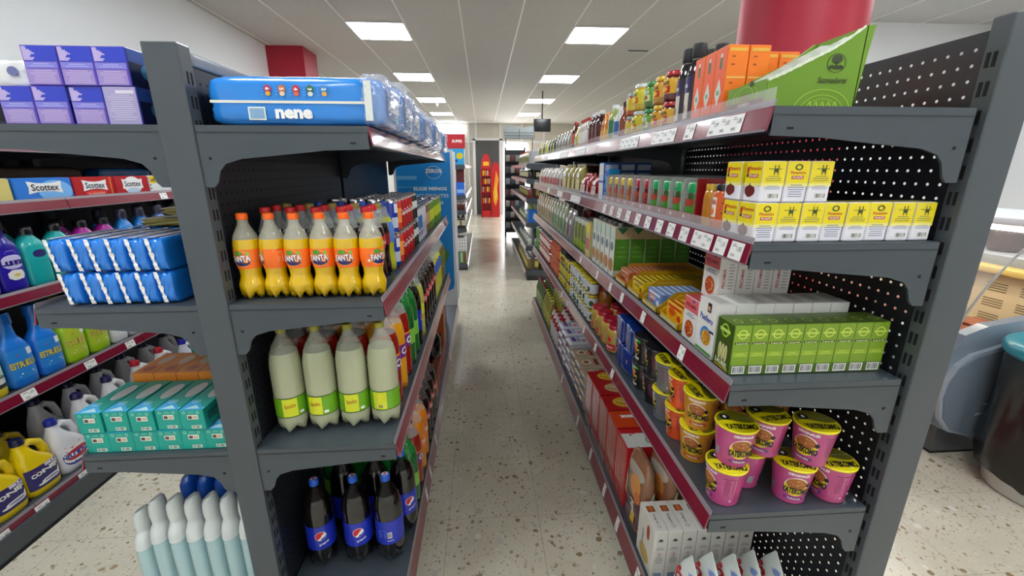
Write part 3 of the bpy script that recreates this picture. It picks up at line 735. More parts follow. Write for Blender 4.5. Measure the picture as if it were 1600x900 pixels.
def nappy(front=True):
    m = MB(); W, Dp, H = .40, .19, .108
    pillow(W, Dp, H, .03, 'nappy_pack_film', m, .008, 3)
    F = plane((0, -Dp/2, 0), (1, 0, 0), (0, 0, 1))
    if front:
        m.rect(F, -.186, .165, .048, .0535, P('#e3e4d4'), .0018, nu=8); m.rect(F, .155, .172, .012, .098, P('#dfe3dc'), .002)
        m.rect(F, -.106, -.068, .012, .04, P('#e4ecd8'), .002); m.rect(F, -.103, -.071, .015, .037, P('#86a9cc'), .0025)
        m.text('nene', F, -.005, .0255, .021, WHITE, w=.083, bold=.05, l=.0032)
        for i, (t, c) in enumerate((('6', '#b02a5c'), ('5', '#c8662a'), ('4', '#c02a34'), ('3', '#2a6a3a'), ('2', '#3a8ac8'))):
            x = -.057+.031*i
            m.ell(F, x, .078, .0085, .0085, P(c), .002, 12, 1); m.text(t, F, x, .078, .009, WHITE, rot=-PI/2, bold=.04, l=.0028)
            m.ell(F, x, .068, .006, .005, P(('#d8a020', '#e8c8a0', '#e06030', '#d8dcd0', '#e0a030')[i]), .0022, 8, 1)
            m.lines(F, x-.013, .072, .006, .018, 3, P('#5b9fe0'), .0022)
    S = plane((W/2, 0, 0), (0, 1, 0), (0, 0, 1))
    m.rect(S, -.07, .07, .02, .085, P('#1d55b4'), .002); m.text('nene', S, 0, .05, .03, WHITE, w=.1, bold=.05, l=.0035); m.ell(S, .03, .03, .02, .014, P('#8fd0f0'), .0027)
    wr = MB(); pillow(W*.16, Dp*1.0, H*1.06, .03, FOIL, wr, .03, 9); wr.v = [(x+W*.435, y, max(z+.001, .0005)) for x, y, z in wr.v]; m.v = [(x, y, max(z, .0003)) for x, y, z in m.v]
    rnd = random.Random(4)
    film = wr
    for k in range(26):      # bright crinkles in the film, real folds standing off the pack
        y, z = rnd.uniform(-.09, .09), rnd.uniform(.01, .105); a = rnd.uniform(-1.2, 1.2); ln = rnd.uniform(.01, .03)
        dy, dz = math.cos(a)*ln, math.sin(a)*ln
        if abs(z+dz-.055) > .05: continue
        film.tube([(W/2+.006, y, z), (W/2+.011, y+dy*.5, z+dz*.5), (W/2+.006, y+dy, z+dz)], .0011, 'film_fold', 5)
    return Prod('nappy_pack', [('pack', m), ('plastic_wrap', wr)], H)
mat('film_fold', '#cfdcea', .08, alpha=.75, spec=.9)
np_ = nappy(); npb = nappy(False)
place(np_, -.423, 1.165, LZ[0], 0, 'blue nappy pack with white lettering nearest the camera', 'nappy pack', 'blue nappy packs on the top shelf')
for i in range(8): place(npb, -.425+(.006, 0, .01, -.006)[i % 4], 1.37+.202*i, LZ[0], (.01, -.01, .012)[i % 3], 'blue nappy pack in crinkled film, %s behind the lettered pack' % ORD[i], 'nappy pack', 'blue nappy packs on the top shelf', scale=(1, 1, (1.18, 1.1, 1.0, 1.12)[i % 4]))
# ------------------------------------------------------------------ boxes
def boxf(w_, d, h):
    return dict(F=plane((0, -d/2, 0), (1, 0, 0), (0, 0, 1)), Rt=plane((w_/2, 0, 0), (0, 1, 0), (0, 0, 1)), Lt=plane((-w_/2, 0, 0), (0, -1, 0), (0, 0, 1)), T=plane((0, 0, h), (1, 0, 0), (0, 1, 0)))
def boxprod(name, w_, d, h, colr, art=None, r=.0012, rough=.36, pname='box'):
    m = MB(); m.rbox(-w_/2, w_/2, -d/2, d/2, 0, h, P(colr, rough), r, 1, False)
    if art: art(m, **boxf(w_, d, h))
    return Prod(name, [(pname, m)], h+.001)
Z1, Z2, Z3, Z4, Z5 = RZ
# green counter display box of seasonings: sloping cut-out side, low front
m = MB(); W_, D_ = .13, .2       # W along the aisle, D deep
side = [(-D_/2, 0), (D_/2-.015, 0), (D_/2, .152), (D_/2-.02, .150), (D_/2-.05, .128), (D_/2-.075, .112), (D_/2-.10, .100), (-D_/2+.055, .078), (-D_/2+.03, .066), (-D_/2+.004, .056)]
g1 = P('#6c9716', .42); g2 = P('#a9cf3a', .4)
m.prism(side, g1, 'x', W_/2-.002, W_/2); m.prism(side, g1, 'x', -W_/2, -W_/2+.002)
m.box(-W_/2, W_/2, -D_/2, -D_/2+.002, 0, .056, g1); m.box(-W_/2, W_/2, D_/2-.016, D_/2-.014, 0, .15, g1); m.box(-W_/2, W_/2, -D_/2, D_/2-.015, 0, .002, g1)
edge = P('#dfe9d2', .8)
for a, b_ in zip(side[3:], side[4:]):
    for k in range(4):
        t0, t1 = k/4, (k+1)/4; u0 = a[0]+(b_[0]-a[0])*t0; u1 = a[0]+(b_[0]-a[0])*t1; z0 = a[1]+(b_[1]-a[1])*t0; z1 = a[1]+(b_[1]-a[1])*t1
        m.prism([(u0, z0-.0035-.001*(k % 2)), (u1, z1-.0035), (u1, z1+.001), ((u0+u1)/2, (z0+z1)/2+.0025*(k % 2)), (u0, z0+.001)], edge, 'x', W_/2-.0025, W_/2+.0006)
S_ = plane((W_/2, 0, 0), (0, 1, 0), (0, 0, 1)); F_ = plane((0, -D_/2, 0), (1, 0, 0), (0, 0, 1)); dk = P('#33401a')
m.ell(S_, .035, .085, .019, .017, dk, .0008, 24, inner=.93); m.ell(S_, .035, .092, .011, .008, dk, .0008, 14, 1); m.rect(S_, .0335, .0365, .074, .086, dk, .0008)
for k in range(7): m.ell(S_, .023+.004*k, .0775+.001*(k % 2), .0028, .0038, dk, .0009, 8, 1)
m.text('Sazonadores', S_, .032, .055, .0115, dk, w=.06, bold=.02, shear=.25, l=.0009)
for rr_ in (.06, .046, .036): m.ell(S_, .02, -.004, rr_, rr_*.72, g2, .0006, 36, inner=.97)
for k in range(5): m.poly(S_, [(-.012+.013*k, .006), (-.0055+.013*k, .018), (.001+.013*k, .006), (-.0035+.013*k, .006), (-.0055+.013*k, .0145), (-.0095+.013*k, .006)], g2, .0007)
m.v = [(x, y, max(z, .0005)) for x, y, z in m.v]
m.ell(F_, 0, .034, .028, .018, g2, .0006, 24, inner=.95); m.ell(F_, 0, .034, .042, .026-.006, g2, .0006, 24, inner=.96)
m.rect(F_, -W_/2+.001, W_/2-.001, .012, .024, P('#6e4a3c'), .0008); m.ell(F_, 0, .028, .01, .012, P('#8a7a50'), .001, 12, 1); m.text('SAZONADOR', F_, 0, .0175, .006, WHITE, w=.04, bold=.02, l=.0014)
m.ell(F_, .02, .055, .007, .006, dk, .0012, 10, 1)
sa = MB()
for k in range(9):
    y = -.075+.018*k; hh = .06+.0092*k*1.02
    sa.prism([(-.058, .004), (.058, .004), (.058, hh), (.03, hh+.004), (0, hh-.002), (-.03, hh+.004), (-.058, hh)], P('#cfe0cf' if k % 2 else '#e8efe6', .3), 'y', y, y+.007)
Pdisp = Prod('display_box', [('carton', m), ('sachet', sa)])
place(Pdisp, .648, .918, Z1, -PI/2, 'green sloping counter display box of seasoning sachets at the shelf end', 'display box')
# orange sauce boxes
def tab(m, F, Rt, Lt, T):
    m.rect(F, -.022, .022, .001, .151, P('#f0581c'), .0003); m.ell(F, 0, .058, .013, .03, WHITE, .0006, 4, 1); m.ell(F, 0, .058, .0115, .026, P('#cfe0cc'), .0009, 4, 1); m.ell(F, 0, .058, .006, .006, P('#7a9a78'), .0012, 10, 1)
    m.rect(F, -.005, .005, .108, .132, P('#2c6a2c'), .0006); m.rect(F, -.004, .004, .132, .14, P('#d8d8c0'), .0006)
    m.rect(Rt, -.02, .02, .14, .147, P('#e8b040'), .0004); m.rect(Rt, -.021, .021, .085, .089, P('#f2b860'), .0004); m.rect(Rt, -.021, .021, .01, .06, P('#e07010'), .0004)
    for yy in (.128, .112, .074): m.rect(Rt, -.014, -.006, yy, yy+.003, P('#a04a10'), .0006)
    m.lines(Rt, .004, .04, .03, .03, 5, P('#a85010'), .0006)
tabp = boxprod('sauce_box', .048, .048, .153, '#f47c14', tab)
for j in range(4):
    for i in range(3):
        if j > 1 and i == 0: continue
        place(tabp, .57+.05*j+(.004 if j > 1 else 0), 1.025+.0505*i, Z1, -PI/2, 'tall orange sauce box with white diamond, %s from near end, %s from shelf front' % (ORD[i], ORD[j]), 'box', 'orange sauce boxes on the top shelf')
# dark balsamic bottles
def dk_art(q, M): q.rect(M, -.02, .02, .02, .11, P('#d8d0c0', .3), .0008, nu=5); q.rect(M, -.02, .02, .085, .125, P('#3b2a6a', .3), .001, nu=5); q.ell(M, 0, .045, .009, .014, P('#5a1c28'), .0012, 12, 2); q.text('Crema', M, 0, .104, .012, WHITE, w=.028, shear=.2, l=.0014)
dkb = bottle('sauce_bottle', [(0, .024), (.004, .026), (.02, .026), (.13, .026), (.15, .022), (.165, .016), (.18, .0145)], Q('#1a0e14'), .165, None, (.02, .125, '#2a1c2c'), art=dk_art,
             capmb=(lambda c: (Loft([(.168, .017), (.172, .0185), (.198, .0185), (.203, .017)], 1).build(c, P('#17181a', .5), 20), c)[1])(MB()))[0]
for j in range(2):
    for i in range(2): place(dkb, .575+.06*j, 1.196+.054*i, Z1, -PI/2-.3, 'dark balsamic bottle with black cap, %s from orange boxes, %s from front' % (ORD[i], ORD[j]), 'bottle', 'dark balsamic bottles on the top shelf')
# generic jars
def jar(name, r, h, food, lid, lab=None, lz=(.25, .75), art=None, lidh=.014, n=18, gl_=None):
    Lf = Loft([(0, r*.86), (h*.04, r*.97), (h*.1, r), (h*.72, r), (h*.82, r*.93), (h*.86, r*.84)]); b = MB(); Lf.build(b, Q(food), n)
    c = MB(); Loft([(h*.86, r*.88), (h-.002, r*.88), (h, r*.84)], 1).build(c, P(lid, .28, .4), n)
    c.ell(plane((0, 0, h), (1, 0, 0), (0, 1, 0)), 0, 0, r*.7, r*.7, P(lid, .28, .4), .0006, n, inner=.93)
    parts = [('jar', b), ('lid', c)]
    if lab:
        q = MB(); Lf.build(q, P(lab, .3, .3), n, z0=h*lz[0], z1=h*lz[1], bot=False, top=False, l=.0005)
        if art: art(q, Lf.M(), h)
        parts.append(('label', q))
    return Prod(name, parts, h+.001)
def picart(t, c1, c2, tc='#1a1a1a'):
    def f(q, M, h):
        q.rect(M, -.024, .024, h*.28, h*.5, P(c1, .3), .0008, nu=6); q.ell(M, 0, h*.4, .016, h*.09, P(c2), .0011, 12, 2); q.text(t, M, 0, h*.6, h*.13, P(tc), w=.04, bold=.03, l=.0012)
    return f
j_red = jar('sauce_jar', .034, .082, '#5a1810', '#b81a1e', '#e8b01a', art=picart('PICANTE', '#c01a20', '#e8b01a'))
j_yel = jar('sauce_jar', .034, .082, '#a8781a', '#e2b414', '#e0a818', art=picart('SALSA', '#c8321a', '#f0c040'))
j_grn = jar('sauce_jar', .034, .082, '#4a6a1a', '#2e8a3a', '#69a82a', art=picart('VERDE', '#e8d8a0', '#7a5a2a', '#f2f2ee'))
j_wh = jar('sauce_jar', .042, .088, '#c9a81a', '#c8d0cc', '#d6c81e', art=picart('MUSTARD', '#c85a1a', '#e8d020', '#5a6a1a'))
j_whs = jar('sauce_jar', .03, .08, '#a8501a', '#8a9aa0', '#d6b81e')
grid(j_red, 'R', Z1, [1.335], [.034, .106], 'red lidded jar with yellow label', 'jar', 'red lidded sauce jars', layers=2)
grid(j_yel, 'R', Z1, [1.412], [.034, .106], 'yellow lidded sauce jar on top shelf', 'jar', 'yellow lidded sauce jars', layers=2)
grid(j_grn, 'R', Z1, [1.49], [.034, .106], 'green lidded sauce jar on top shelf', 'jar', 'green lidded sauce jars', layers=2)
grid(j_wh, 'R', Z1, [1.60], [.042, .13], 'wide yellow jar with white lid', 'jar', 'wide yellow jars with white lids', layers=2)
grid(j_whs, 'R', Z1, [1.685], [.034, .1], 'small orange jar with grey lid', 'jar', 'small orange jars with grey lids', layers=2)
brn = bottle('sauce_bottle', [(0, .022), (.01, .025), (.075, .025), (.1, .018), (.115, .013), (.13, .012)], Q('#8a3a12'), .115, '#1c1816', neck='#8a3a12', neck_alpha=.8)[0]
grid(brn, 'R', Z1, [1.765], [.028, .085], 'brown hot sauce bottle with black cap', 'bottle', 'brown hot sauce bottles')
def tallb(c1, cap, lab, r=.026, h=.15, liq=True): return bottle('sauce_bottle', [(0, r*.9), (.01, r), (h*.62, r), (h*.76, r*.8), (h*.88, r*.5), (h-.01, r*.45)], Q(c1) if liq else P(c1, .35), h*.95, cap, (h*.2, h*.6, lab))[0]
gb = tallb('#9aa85a', '#dfe4e0', '#3f7a4a', .03, .15); wb_ = tallb('#c8d4cc', '#dfe4e0', '#2a6aa8', .03, .13, False)
oc = bottle('sauce_bottle', [(0, .022), (.01, .024), (.05, .022), (.1, .014), (.135, .006)], Q('#d8862a'), .135, None, (.01, .06, '#e8b04a'))[0]
mb_ = tallb('#3a1214', '#dfe2e0', '#5a1a1c', .03, .155); rd_ = tallb('#c9bfb0', '#b01c28', '#e8e4d8', .02, .15); rbm = tallb('#5a1a12', '#a82a18', '#c8642a', .028, .16)
grid(wb_, 'R', Z1, [1.84], [.034], 'white and blue dressing bottle on top shelf', 'bottle')
grid(gb, 'R', Z1, [1.92], [.034, .1], 'green dressing bottle with pale cap', 'bottle', 'green dressing bottles')
grid(oc, 'R', Z1, [2.0, 2.055], [.03, .085], 'thin orange pointed bottle', 'bottle', 'thin orange pointed bottles')
grid(mb_, 'R', Z1, [2.14, 2.21, 2.28], [.034, .1], 'maroon bottle with pale cap', 'bottle', 'maroon bottles with pale caps')
grid(rd_, 'R', Z1, [2.38, 2.43, 2.48, 2.53], [.03], 'slim pale bottle with red cap', 'bottle', 'slim pale bottles with red caps')
# small packets
def sachet(name, w_, h, t, c, c2, art=None, lean=0):
    m = MB(); Loft([(0, w_*.46, t*.9, 3), (h*.1, w_*.5, t, 2.6), (h*.5, w_*.5, t*.95, 2.6), (h*.85, w_*.48, t*.5, 2.6), (h*.93, w_*.48, t*.14, 4), (h, w_*.5, t*.08, 4)]).build(m, P(c, .25, .4), 16)
    M = lambda a, b, l=0.: Vector((a, -t*1.0*(1-.35*(b/h)**2)-l*1.5, b))
    m.rect(M, -w_*.34, w_*.34, h*.15, h*.5, P(c2, .3), .0012, nu=3); m.ell(M, 0, h*.62, w_*.25, h*.09, WHITE, .0016)
    if art: art(m, M)
    return Prod(name, [('bag', m)], h)
pk1 = sachet('food_packet', .075, .13, .02, '#d8cf6a', '#6a8a2a'); pk2 = sachet('food_packet', .07, .12, .018, '#3a4a2a', '#c8c83a'); pk3 = sachet('food_packet', .07, .13, .018, '#9a9c94', '#5a4a3a')
grid(rbm, 'R', Z1, [2.72], [.034, .1], 'red brown sauce bottle far along top shelf', 'bottle', 'red brown sauce bottles')
grid(pk1, 'R', Z1, [2.62, 3.9, 4.2], [.03], 'yellow white packet far along top shelf', 'packet', 'yellow white packets on top shelf')
grid(pk3, 'R', Z1, [2.85, 2.95, 3.05, 3.17, 3.3], [.03], 'grey packet far along top shelf', 'packet', 'grey packets on top shelf')
grid(pk2, 'R', Z1, [3.45, 3.58, 3.72, 4.05, 4.33], [.03], 'dark green packet far along top shelf', 'packet', 'dark green packets on top shelf')

# ---- second shelf: paprika tins
def pim(m, F, Rt, Lt, T):
    for f, side_ in ((F, 0), (Rt, 1)):
        w2 = .026 if f is F else .0225
        m.rect(f, -w2, w2, .036, .0765, P('#f0dc10', .3, .3), .0003); m.rect(f, -w2, w2, .030, .036, P('#f3e98a', .3, .3), .0003)
        if f is F:
            m.text('Pimentón', f, .004, .064, .008, P('#c8321a'), w=.036, bold=.02); m.rect(f, -.012, .016, .046, .053, P('#c01c24'), .0006); m.text('PICANTE', f, .002, .0495, .005, WHITE, w=.024, bold=.02, l=.0009)
            m.ell(f, -.019, .06, .004, .008, P('#c01c24'), .0006, 8, 1); m.ell(f, -.019, .05, .004, .004, P('#2a2a1a'), .0006, 8, 1)
            for dx, dy, rx, ry in ((0, .02, .014, .012), (-.008, .021, .008, .009), (.009, .021, .008, .009)): m.ell(f, -.006+dx, dy, rx, ry, P('#6a1812', .4), .0006+abs(dx)*.01, 10, 2)
            m.rect(f, -.0075, -.0045, .028, .035, P('#3a2a10'), .0012)
        else:
            m.rect(f, -.001, .001, .052, .07, P('#4a4a12'), .0006); m.rect(f, .006, .008, .052, .07, P('#4a4a12'), .0006); m.rect(f, -.012, .014, .062, .0635, P('#7a7a20'), .0006); m.ell(f, .003, .06, .005, .004, P('#3a4a1a'), .0008, 8, 1)
            m.lines(f, 0, .045, .034, .012, 3, P('#8a8450'), .0006); m.lines(f, 0, .028, .034, .008, 3, P('#8a90a8'), .0006); m.barcode(f, .004, .012, .026, .011, .0005)
    m.rect(T, -.02, .02, -.018, .018, P('#d8cf60'), .0004)
def pim2(m, F, Rt, Lt, T):
    pim(m, F, Lt, Lt, T)
    m.rect(Rt, -.0225, .0225, .036, .0765, P('#f0dc10', .3, .3), .0003); m.rect(Rt, -.0225, .0225, .030, .036, P('#f3e98a', .3, .3), .0003)
    m.ell(Rt, 0, .066, .008, .006, P('#3a4a1a'), .0006, 10, inner=.6); m.text('Pimentón', Rt, 0, .056, .006, P('#c8321a'), w=.03, bold=.02); m.rect(Rt, -.012, .012, .044, .05, P('#c01c24'), .0006); m.text('PICANTE', Rt, 0, .047, .004, WHITE, w=.02, bold=.02, l=.0009)
    m.lines(Rt, 0, .022, .036, .026, 6, P('#8a90a8'), .0006)
pa = boxprod('paprika_tin', .055, .0455, .0775, '#eceaf2', pim, r=.0025); pb = boxprod('paprika_tin', .055, .0455, .0775, '#eceaf2', pim2, r=.0025)
for j in range(8): place((pb, pa, pa, pb, pa, pb, pa, pa)[j], .554+.0477*j, .826+.002*(j % 2), Z2, -PI/2+(.05 if j == 7 else 0), 'yellow and white paprika tin, lower layer, %s from shelf front' % ORD[j], 'tin', 'yellow white paprika tins')
for j in range(3): place((pa, pb, pa)[j], .557+.0478*j, .827, Z2+.0785, -PI/2, 'yellow and white paprika tin, upper layer, %s from shelf front' % ORD[j], 'tin', 'yellow white paprika tins')
for j in range(3): place((pb, pa)[j % 2], .556+.0485*j, .888, Z2, -PI/2, 'paprika tin in the second row, lower layer, %s from shelf front' % ORD[j], 'tin', 'yellow white paprika tins')
place(pa, .553, .889, Z2+.0785, -PI/2, 'single yellow paprika tin on top of the second row', 'tin', 'yellow white paprika tins')
# spice jars in gravity dispensers
def spj(c, cap, lab):
    b = MB(); Loft([(0, .024, .02, 4), (.004, .0265, .0215, 4), (.072, .0265, .0215, 4), (.08, .024, .02, 3.5)]).build(b, Q(c), 20)
    k = MB(); Loft([(.077, .0255, .021, 4), (.098, .0255, .021, 4), (.103, .0225, .018, 4)], 1).build(k, P(cap, .22, .5), 20)
    q = MB(); Lf = Loft([(.004, .0267, .0217, 4), (.072, .0267, .0217, 4)], 1); Lf.build(q, P(lab, .3, .3), 20, z0=.006, z1=.05, bot=False, top=False); q.rect(Lf.M(), -.02, .02, .05, .06, P('#a8381e'), .0006, nu=6); q.ell(Lf.M(), 0, .047, .018, .006, P('#a8381e'), .0009, 12, 2); q.ell(Lf.M(), .008, .014, .004, .009, P('#c8a04a'), .0008, 8, 1); q.ell(Lf.M(), -.008, .012, .004, .007, P('#a8501e'), .0008, 8, 1)
    return Prod('spice_jar', [('jar', b), ('cap', k), ('label', q)], .103)
def dispenser(strip):
    m = MB(); gy_ = P('#b3b4b0', .35, .2); cl_ = G('#d4d8d4', .28)
    arc = [(-.17, 0), (-.17, .1)]+[(-.17+.02-.02*math.cos(t), .1+.018*math.sin(t)) for t in (.5, 1., 1.57)]+[(.16, .118), (.16, 0)]
    m.prism(arc, gy_, 'x', -.0385, -.0365)
    m.box(-.0385, .038, -.17, .16, 0, .004, gy_)
    f = MB(); f.rbox(-.0385, .0385, -.176, -.17, -.0, .03, P(strip, .3, .3), .001, 1, False); M = plane((0, -.176, 0), (1, 0, 0), (0, 0, 1)); f.ell(M, 0, .02, .006, .006, WHITE, .0006, 4, 1); f.text('especias', M, 0, .008, .006, P('#f0d0d0'), w=.036, l=.0008)
    return Prod('spice_dispenser', [('divider', m), ('front_strip', f)])
dsp = dispenser('#8e1c2e')
sj = {'green': spj('#3f5a2a', '#159a52', '#3f8a22'), 'red': spj('#6a1c14', '#a8182e', '#8a2a22'), 'yellow': spj('#8a5a1a', '#d8b41a', '#a86a2a')}
for i, (y, c) in enumerate([(1.105, 'green'), (1.185, 'green'), (1.265, 'green'), (1.345, 'green'), (1.425, 'red'), (1.505, 'red'), (1.59, 'yellow'), (1.67, 'yellow'), (1.75, 'yellow'), (1.83, 'yellow')]):
    place(dsp, .711, y, Z2, -PI/2, 'grey spice dispenser with burgundy front strip, %s from the near end' % ORD[i], 'dispenser', 'spice dispensers')
    for j in range(6 if i < 3 else 2): place(sj[c], .567+.047*j, y+.004, Z2+.0045, -PI/2, '%s capped spice jar in dispenser %s, %s from shelf front' % (c, ORD[i], ORD[j]), 'spice jar', '%s capped spice jars' % c)
# orange seasoning jar with black cap beside the tins
def can_art(q, M, h): q.rect(M, -.028, .0, h*.3, h*.72, P('#e8e4dc', .3), .0008, nu=4); q.text('CAN', M, -.013, h*.62, .012, P('#c01c24'), w=.022, bold=.03, l=.0012); q.ell(M, -.014, h*.42, .009, .009, P('#e8782a'), .0012, 10, 2); q.lines(M, .018, h*.5, .02, .03, 4, P('#8a2a12'), .001)
oj = jar('spice_jar', .027, .108, '#d2581a', '#1a1a1c', '#e06020', (.22, .76), can_art); oy = jar('spice_jar', .022, .106, '#c88a1a', '#c8a01a', '#b8781a', (.2, .7))
for j in range(3): place(oj, .566+.058*j, .968, Z2, -PI/2+.35, 'orange seasoning jar with black cap, %s from shelf front' % ORD[j], 'spice jar', 'orange seasoning jars')
for j in range(3): place(oy, .566+.05*j, 1.022, Z2, -PI/2, 'amber seasoning jar with gold cap, %s from shelf front' % ORD[j], 'spice jar', 'amber seasoning jars')
rcd = MB(); rcd.rbox(-.002, .002, -.17, .16, 0, .118, P('#9a1420', .3, .3), .001, 1, False); place(Prod('shelf_divider', [('divider', rcd)]), .711, 1.062, Z2, -PI/2, 'red plastic shelf divider beside the green spice jars', 'divider')
# blue salt boxes
def salt(m, F, Rt, Lt, T): m.rect(F, -.036, .036, .004, .08, P('#c8d4e4'), .0004); m.rect(F, -.03, .03, .03, .07, P('#e4d8c8'), .0006); m.rect(Rt, -.03, .03, .01, .075, P('#d0d8e8'), .0004); m.rect(Rt, -.03, .03, .04, .05, P('#2450a0'), .0006)
slt = boxprod('salt_box', .08, .07, .084, '#2c62b4', salt)
grid(slt, 'R', Z2, [1.99], [.04, .115, .19], 'blue and white salt box', 'box', 'blue and white salt boxes', layers=2)
cyb = boxprod('small_box', .05, .05, .07, '#1a8ac8', lambda m, F, Rt, Lt, T: m.rect(F, -.02, .02, .04, .06, P('#123aa8'), .0005))
grid(cyb, 'R', Z2, [1.90], [.03], 'small cyan and blue box', 'box', 'small cyan boxes', layers=2)
rbag = sachet('food_bag', .11, .12, .04, '#a3161c', '#c8aca0'); wbag = sachet('food_bag', .1, .15, .035, '#d6cfc4', '#b0262c'); ybag = sachet('food_bag', .1, .17, .035, '#a89a4a', '#c8b878')
grid(rbag, 'R', Z2, [2.11, 2.23, 2.35], [.04, .13], 'red food bag on second shelf', 'bag', 'red food bags', rj=.2)
lj = jar('legume_jar', .045, .16, '#8a7a3a', '#8e1c20')
grid(lj, 'R', Z2, [2.62, 2.73], [.12, .22], 'tall legume jar with dark red lid', 'jar', 'tall legume jars')
grid(ybag, 'R', Z2, [2.48, 2.6, 2.74, 2.88], [.035], 'olive yellow legume bag, second shelf', 'bag', 'olive legume bags', rj=.15)
grid(wbag, 'R', Z2, [3.02, 3.18, 3.34, 3.5, 3.68, 3.86, 4.04, 4.22], [.04], 'white red food bag', 'bag', 'white red food bags', rj=.2)
dkc = jar('dark_jar', .04, .14, '#1c1614', '#141414')
0 and grid(dkc, 'R', Z2, [2.2, 2.32, 2.44], [.25], 'dark jar at the back of the second shelf', 'jar', 'dark jars at the back')

# ---- third shelf
def endv(m, F, Rt, Lt, T):
    m.rect(F, -.033, .033, .001, .118, P('#3c5416'), .0003); m.ell(F, 0, .096, .0155, .0165, P('#9ac83a'), .0006, 18, inner=.7); m.rect(F, -.02, .02, .092, .1, P('#b9d860'), .0009)
    for a, x in ((-.25, -.012), (0, .0), (.25, .012)): m.ell(F, x, .043, .0062, .021, P('#d8d49a'), .0008+abs(a)*.0004, 12, 2); m.ell(F, x, .042, .0018, .017, P('#a9a85a'), .0014, 8, 1)
    m.text('LAUREL', F, 0, .016, .012, P('#e8e8c0'), w=.05, bold=.04, rot=-.05, l=.001); m.rect(F, -.028, .028, .004, .0075, P('#c8b41a'), .0008)
    f = Rt
    m.rect(f, -.019, .019, .001, .119, P('#7fa322', .35, .2), .0003); m.ell(f, 0, .098, .0115, .0115, P('#c6dc5a'), .0006, 18, inner=.72); m.rect(f, -.015, .015, .0955, .1, P('#c6dc5a'), .0008)
    m.rect(f, -.0165, .0165, .0745, .0795, P('#24300e'), .0006); m.text('Laurel', f, 0, .077, .004, P('#e8f0c0'), w=.026, l=.0009)
    m.rect(f, -.018, .018, .044, .056, P('#93b32c'), .0005); m.lines(f, 0, .05, .028, .008, 2, P('#c6dc5a'), .0008); m.rect(f, -.019, .019, .001, .024, P('#4c6a14'), .0005); m.barcode(f, 0, .0125, .03, .019, .0008)
    m.rect(T, -.033, .033, -.02, .02, P('#5a7a1c'), .0003); m.ell(T, .01, 0, .012, .01, P('#a9c84a'), .0006, 14, inner=.7)
eb = boxprod('food_box', .068, .0395, .12, '#6c9420', endv)
for j in range(9): place(eb, .566+.0402*j, .862, Z3, -PI/2, 'green leaf picture box with white barcode, %s from the shelf front' % ORD[j], 'box', 'green leaf boxes')
def pael(m, F, Rt, Lt, T):
    m.rect(F, -.0, .0165, .112, .136, P('#2a1a14'), .0006); m.ell(F, .008, .122, .005, .007, P('#d8a888'), .001, 10, 1); m.text('Paellero', F, 0, .094, .016, P('#2a4aa8'), w=.06, bold=.02, rot=-.05)
    m.ell(F, .003, .05, .025, .024, P('#3f8ac8'), .0005); m.ell(F, .006, .046, .021, .02, P('#d8942a'), .0008)
    for k in range(9): m.ell(F, .006+.013*math.cos(k*2.4), .046+.012*math.sin(k*2.4), .0035, .0028, P(('#a8501a', '#e8c85a', '#7a8a2a')[k % 3]), .0012, 6, 1)
    m.rect(F, -.038, .038, .004, .012, P('#5aa04a'), .0005); m.rect(F, .02, .038, .064, .070, BLACK, .0008)
    m.rect(T, -.03, .03, -.012, .012, P('#c8c4bc'), .0004); m.lines(Rt, 0, .08, .03, .08, 10, P('#9aa0b0'), .0005)
pb_ = boxprod('rice_seasoning_box', .082, .046, .142, '#e4e2dc', pael)
for j in range(7): place(pb_, .569+.047*j, .946, Z3, -PI/2, 'white rice seasoning box with blue script, %s from the shelf front' % ORD[j], 'box', 'white rice seasoning boxes')
def pink(m, F, Rt, Lt, T):
    m.rect(F, -.037, .037, .082, .119, P('#d8646a'), .0003); m.text('PESCAMAR', F, 0, .098, .01, P('#8a1c2a'), w=.055, bold=.03); m.ell(F, .012, .113, .006, .004, P('#2a5a9a'), .0008, 8, 1); m.lines(F, 0, .072, .05, .012, 2, P('#4a6aa8'), .0006)
    m.ell(F, 0, .034, .023, .024, P('#b8481c'), .0006)
    for k in range(10): m.ell(F, .014*math.cos(k*2.4), .034+.013*math.sin(k*2.4), .004, .003, P(('#e8a04a', '#8a2c12', '#e8c87a')[k % 3]), .001, 6, 1)
    m.text('PESCAMAR', Rt, -.01, .06, .008, P('#b82a3a'), w=.05, bold=.02, rot=PI/2); m.lines(Rt, .008, .065, .016, .07, 9, P('#a8a4a4'), .0005); m.barcode(Rt, .006, .012, .022, .01, .0006)
    m.rect(T, -.037, .037, -.022, .022, P('#c84a50'), .0003)
pkb = boxprod('soup_box', .077, .046, .12, '#e2ddd6', pink)
for j in range(4): place(pkb, .572+.0475*j, 1.032, Z3, -PI/2, 'pink and white soup box, lower layer, %s from the shelf front' % ORD[j], 'box', 'pink and white soup boxes')
for j in range(4): place(pkb, .612+.0475*j, 1.028, Z3+.1225, -PI/2, 'pink and white soup box, upper layer, %s from the shelf front' % ORD[j], 'box', 'pink and white soup boxes')
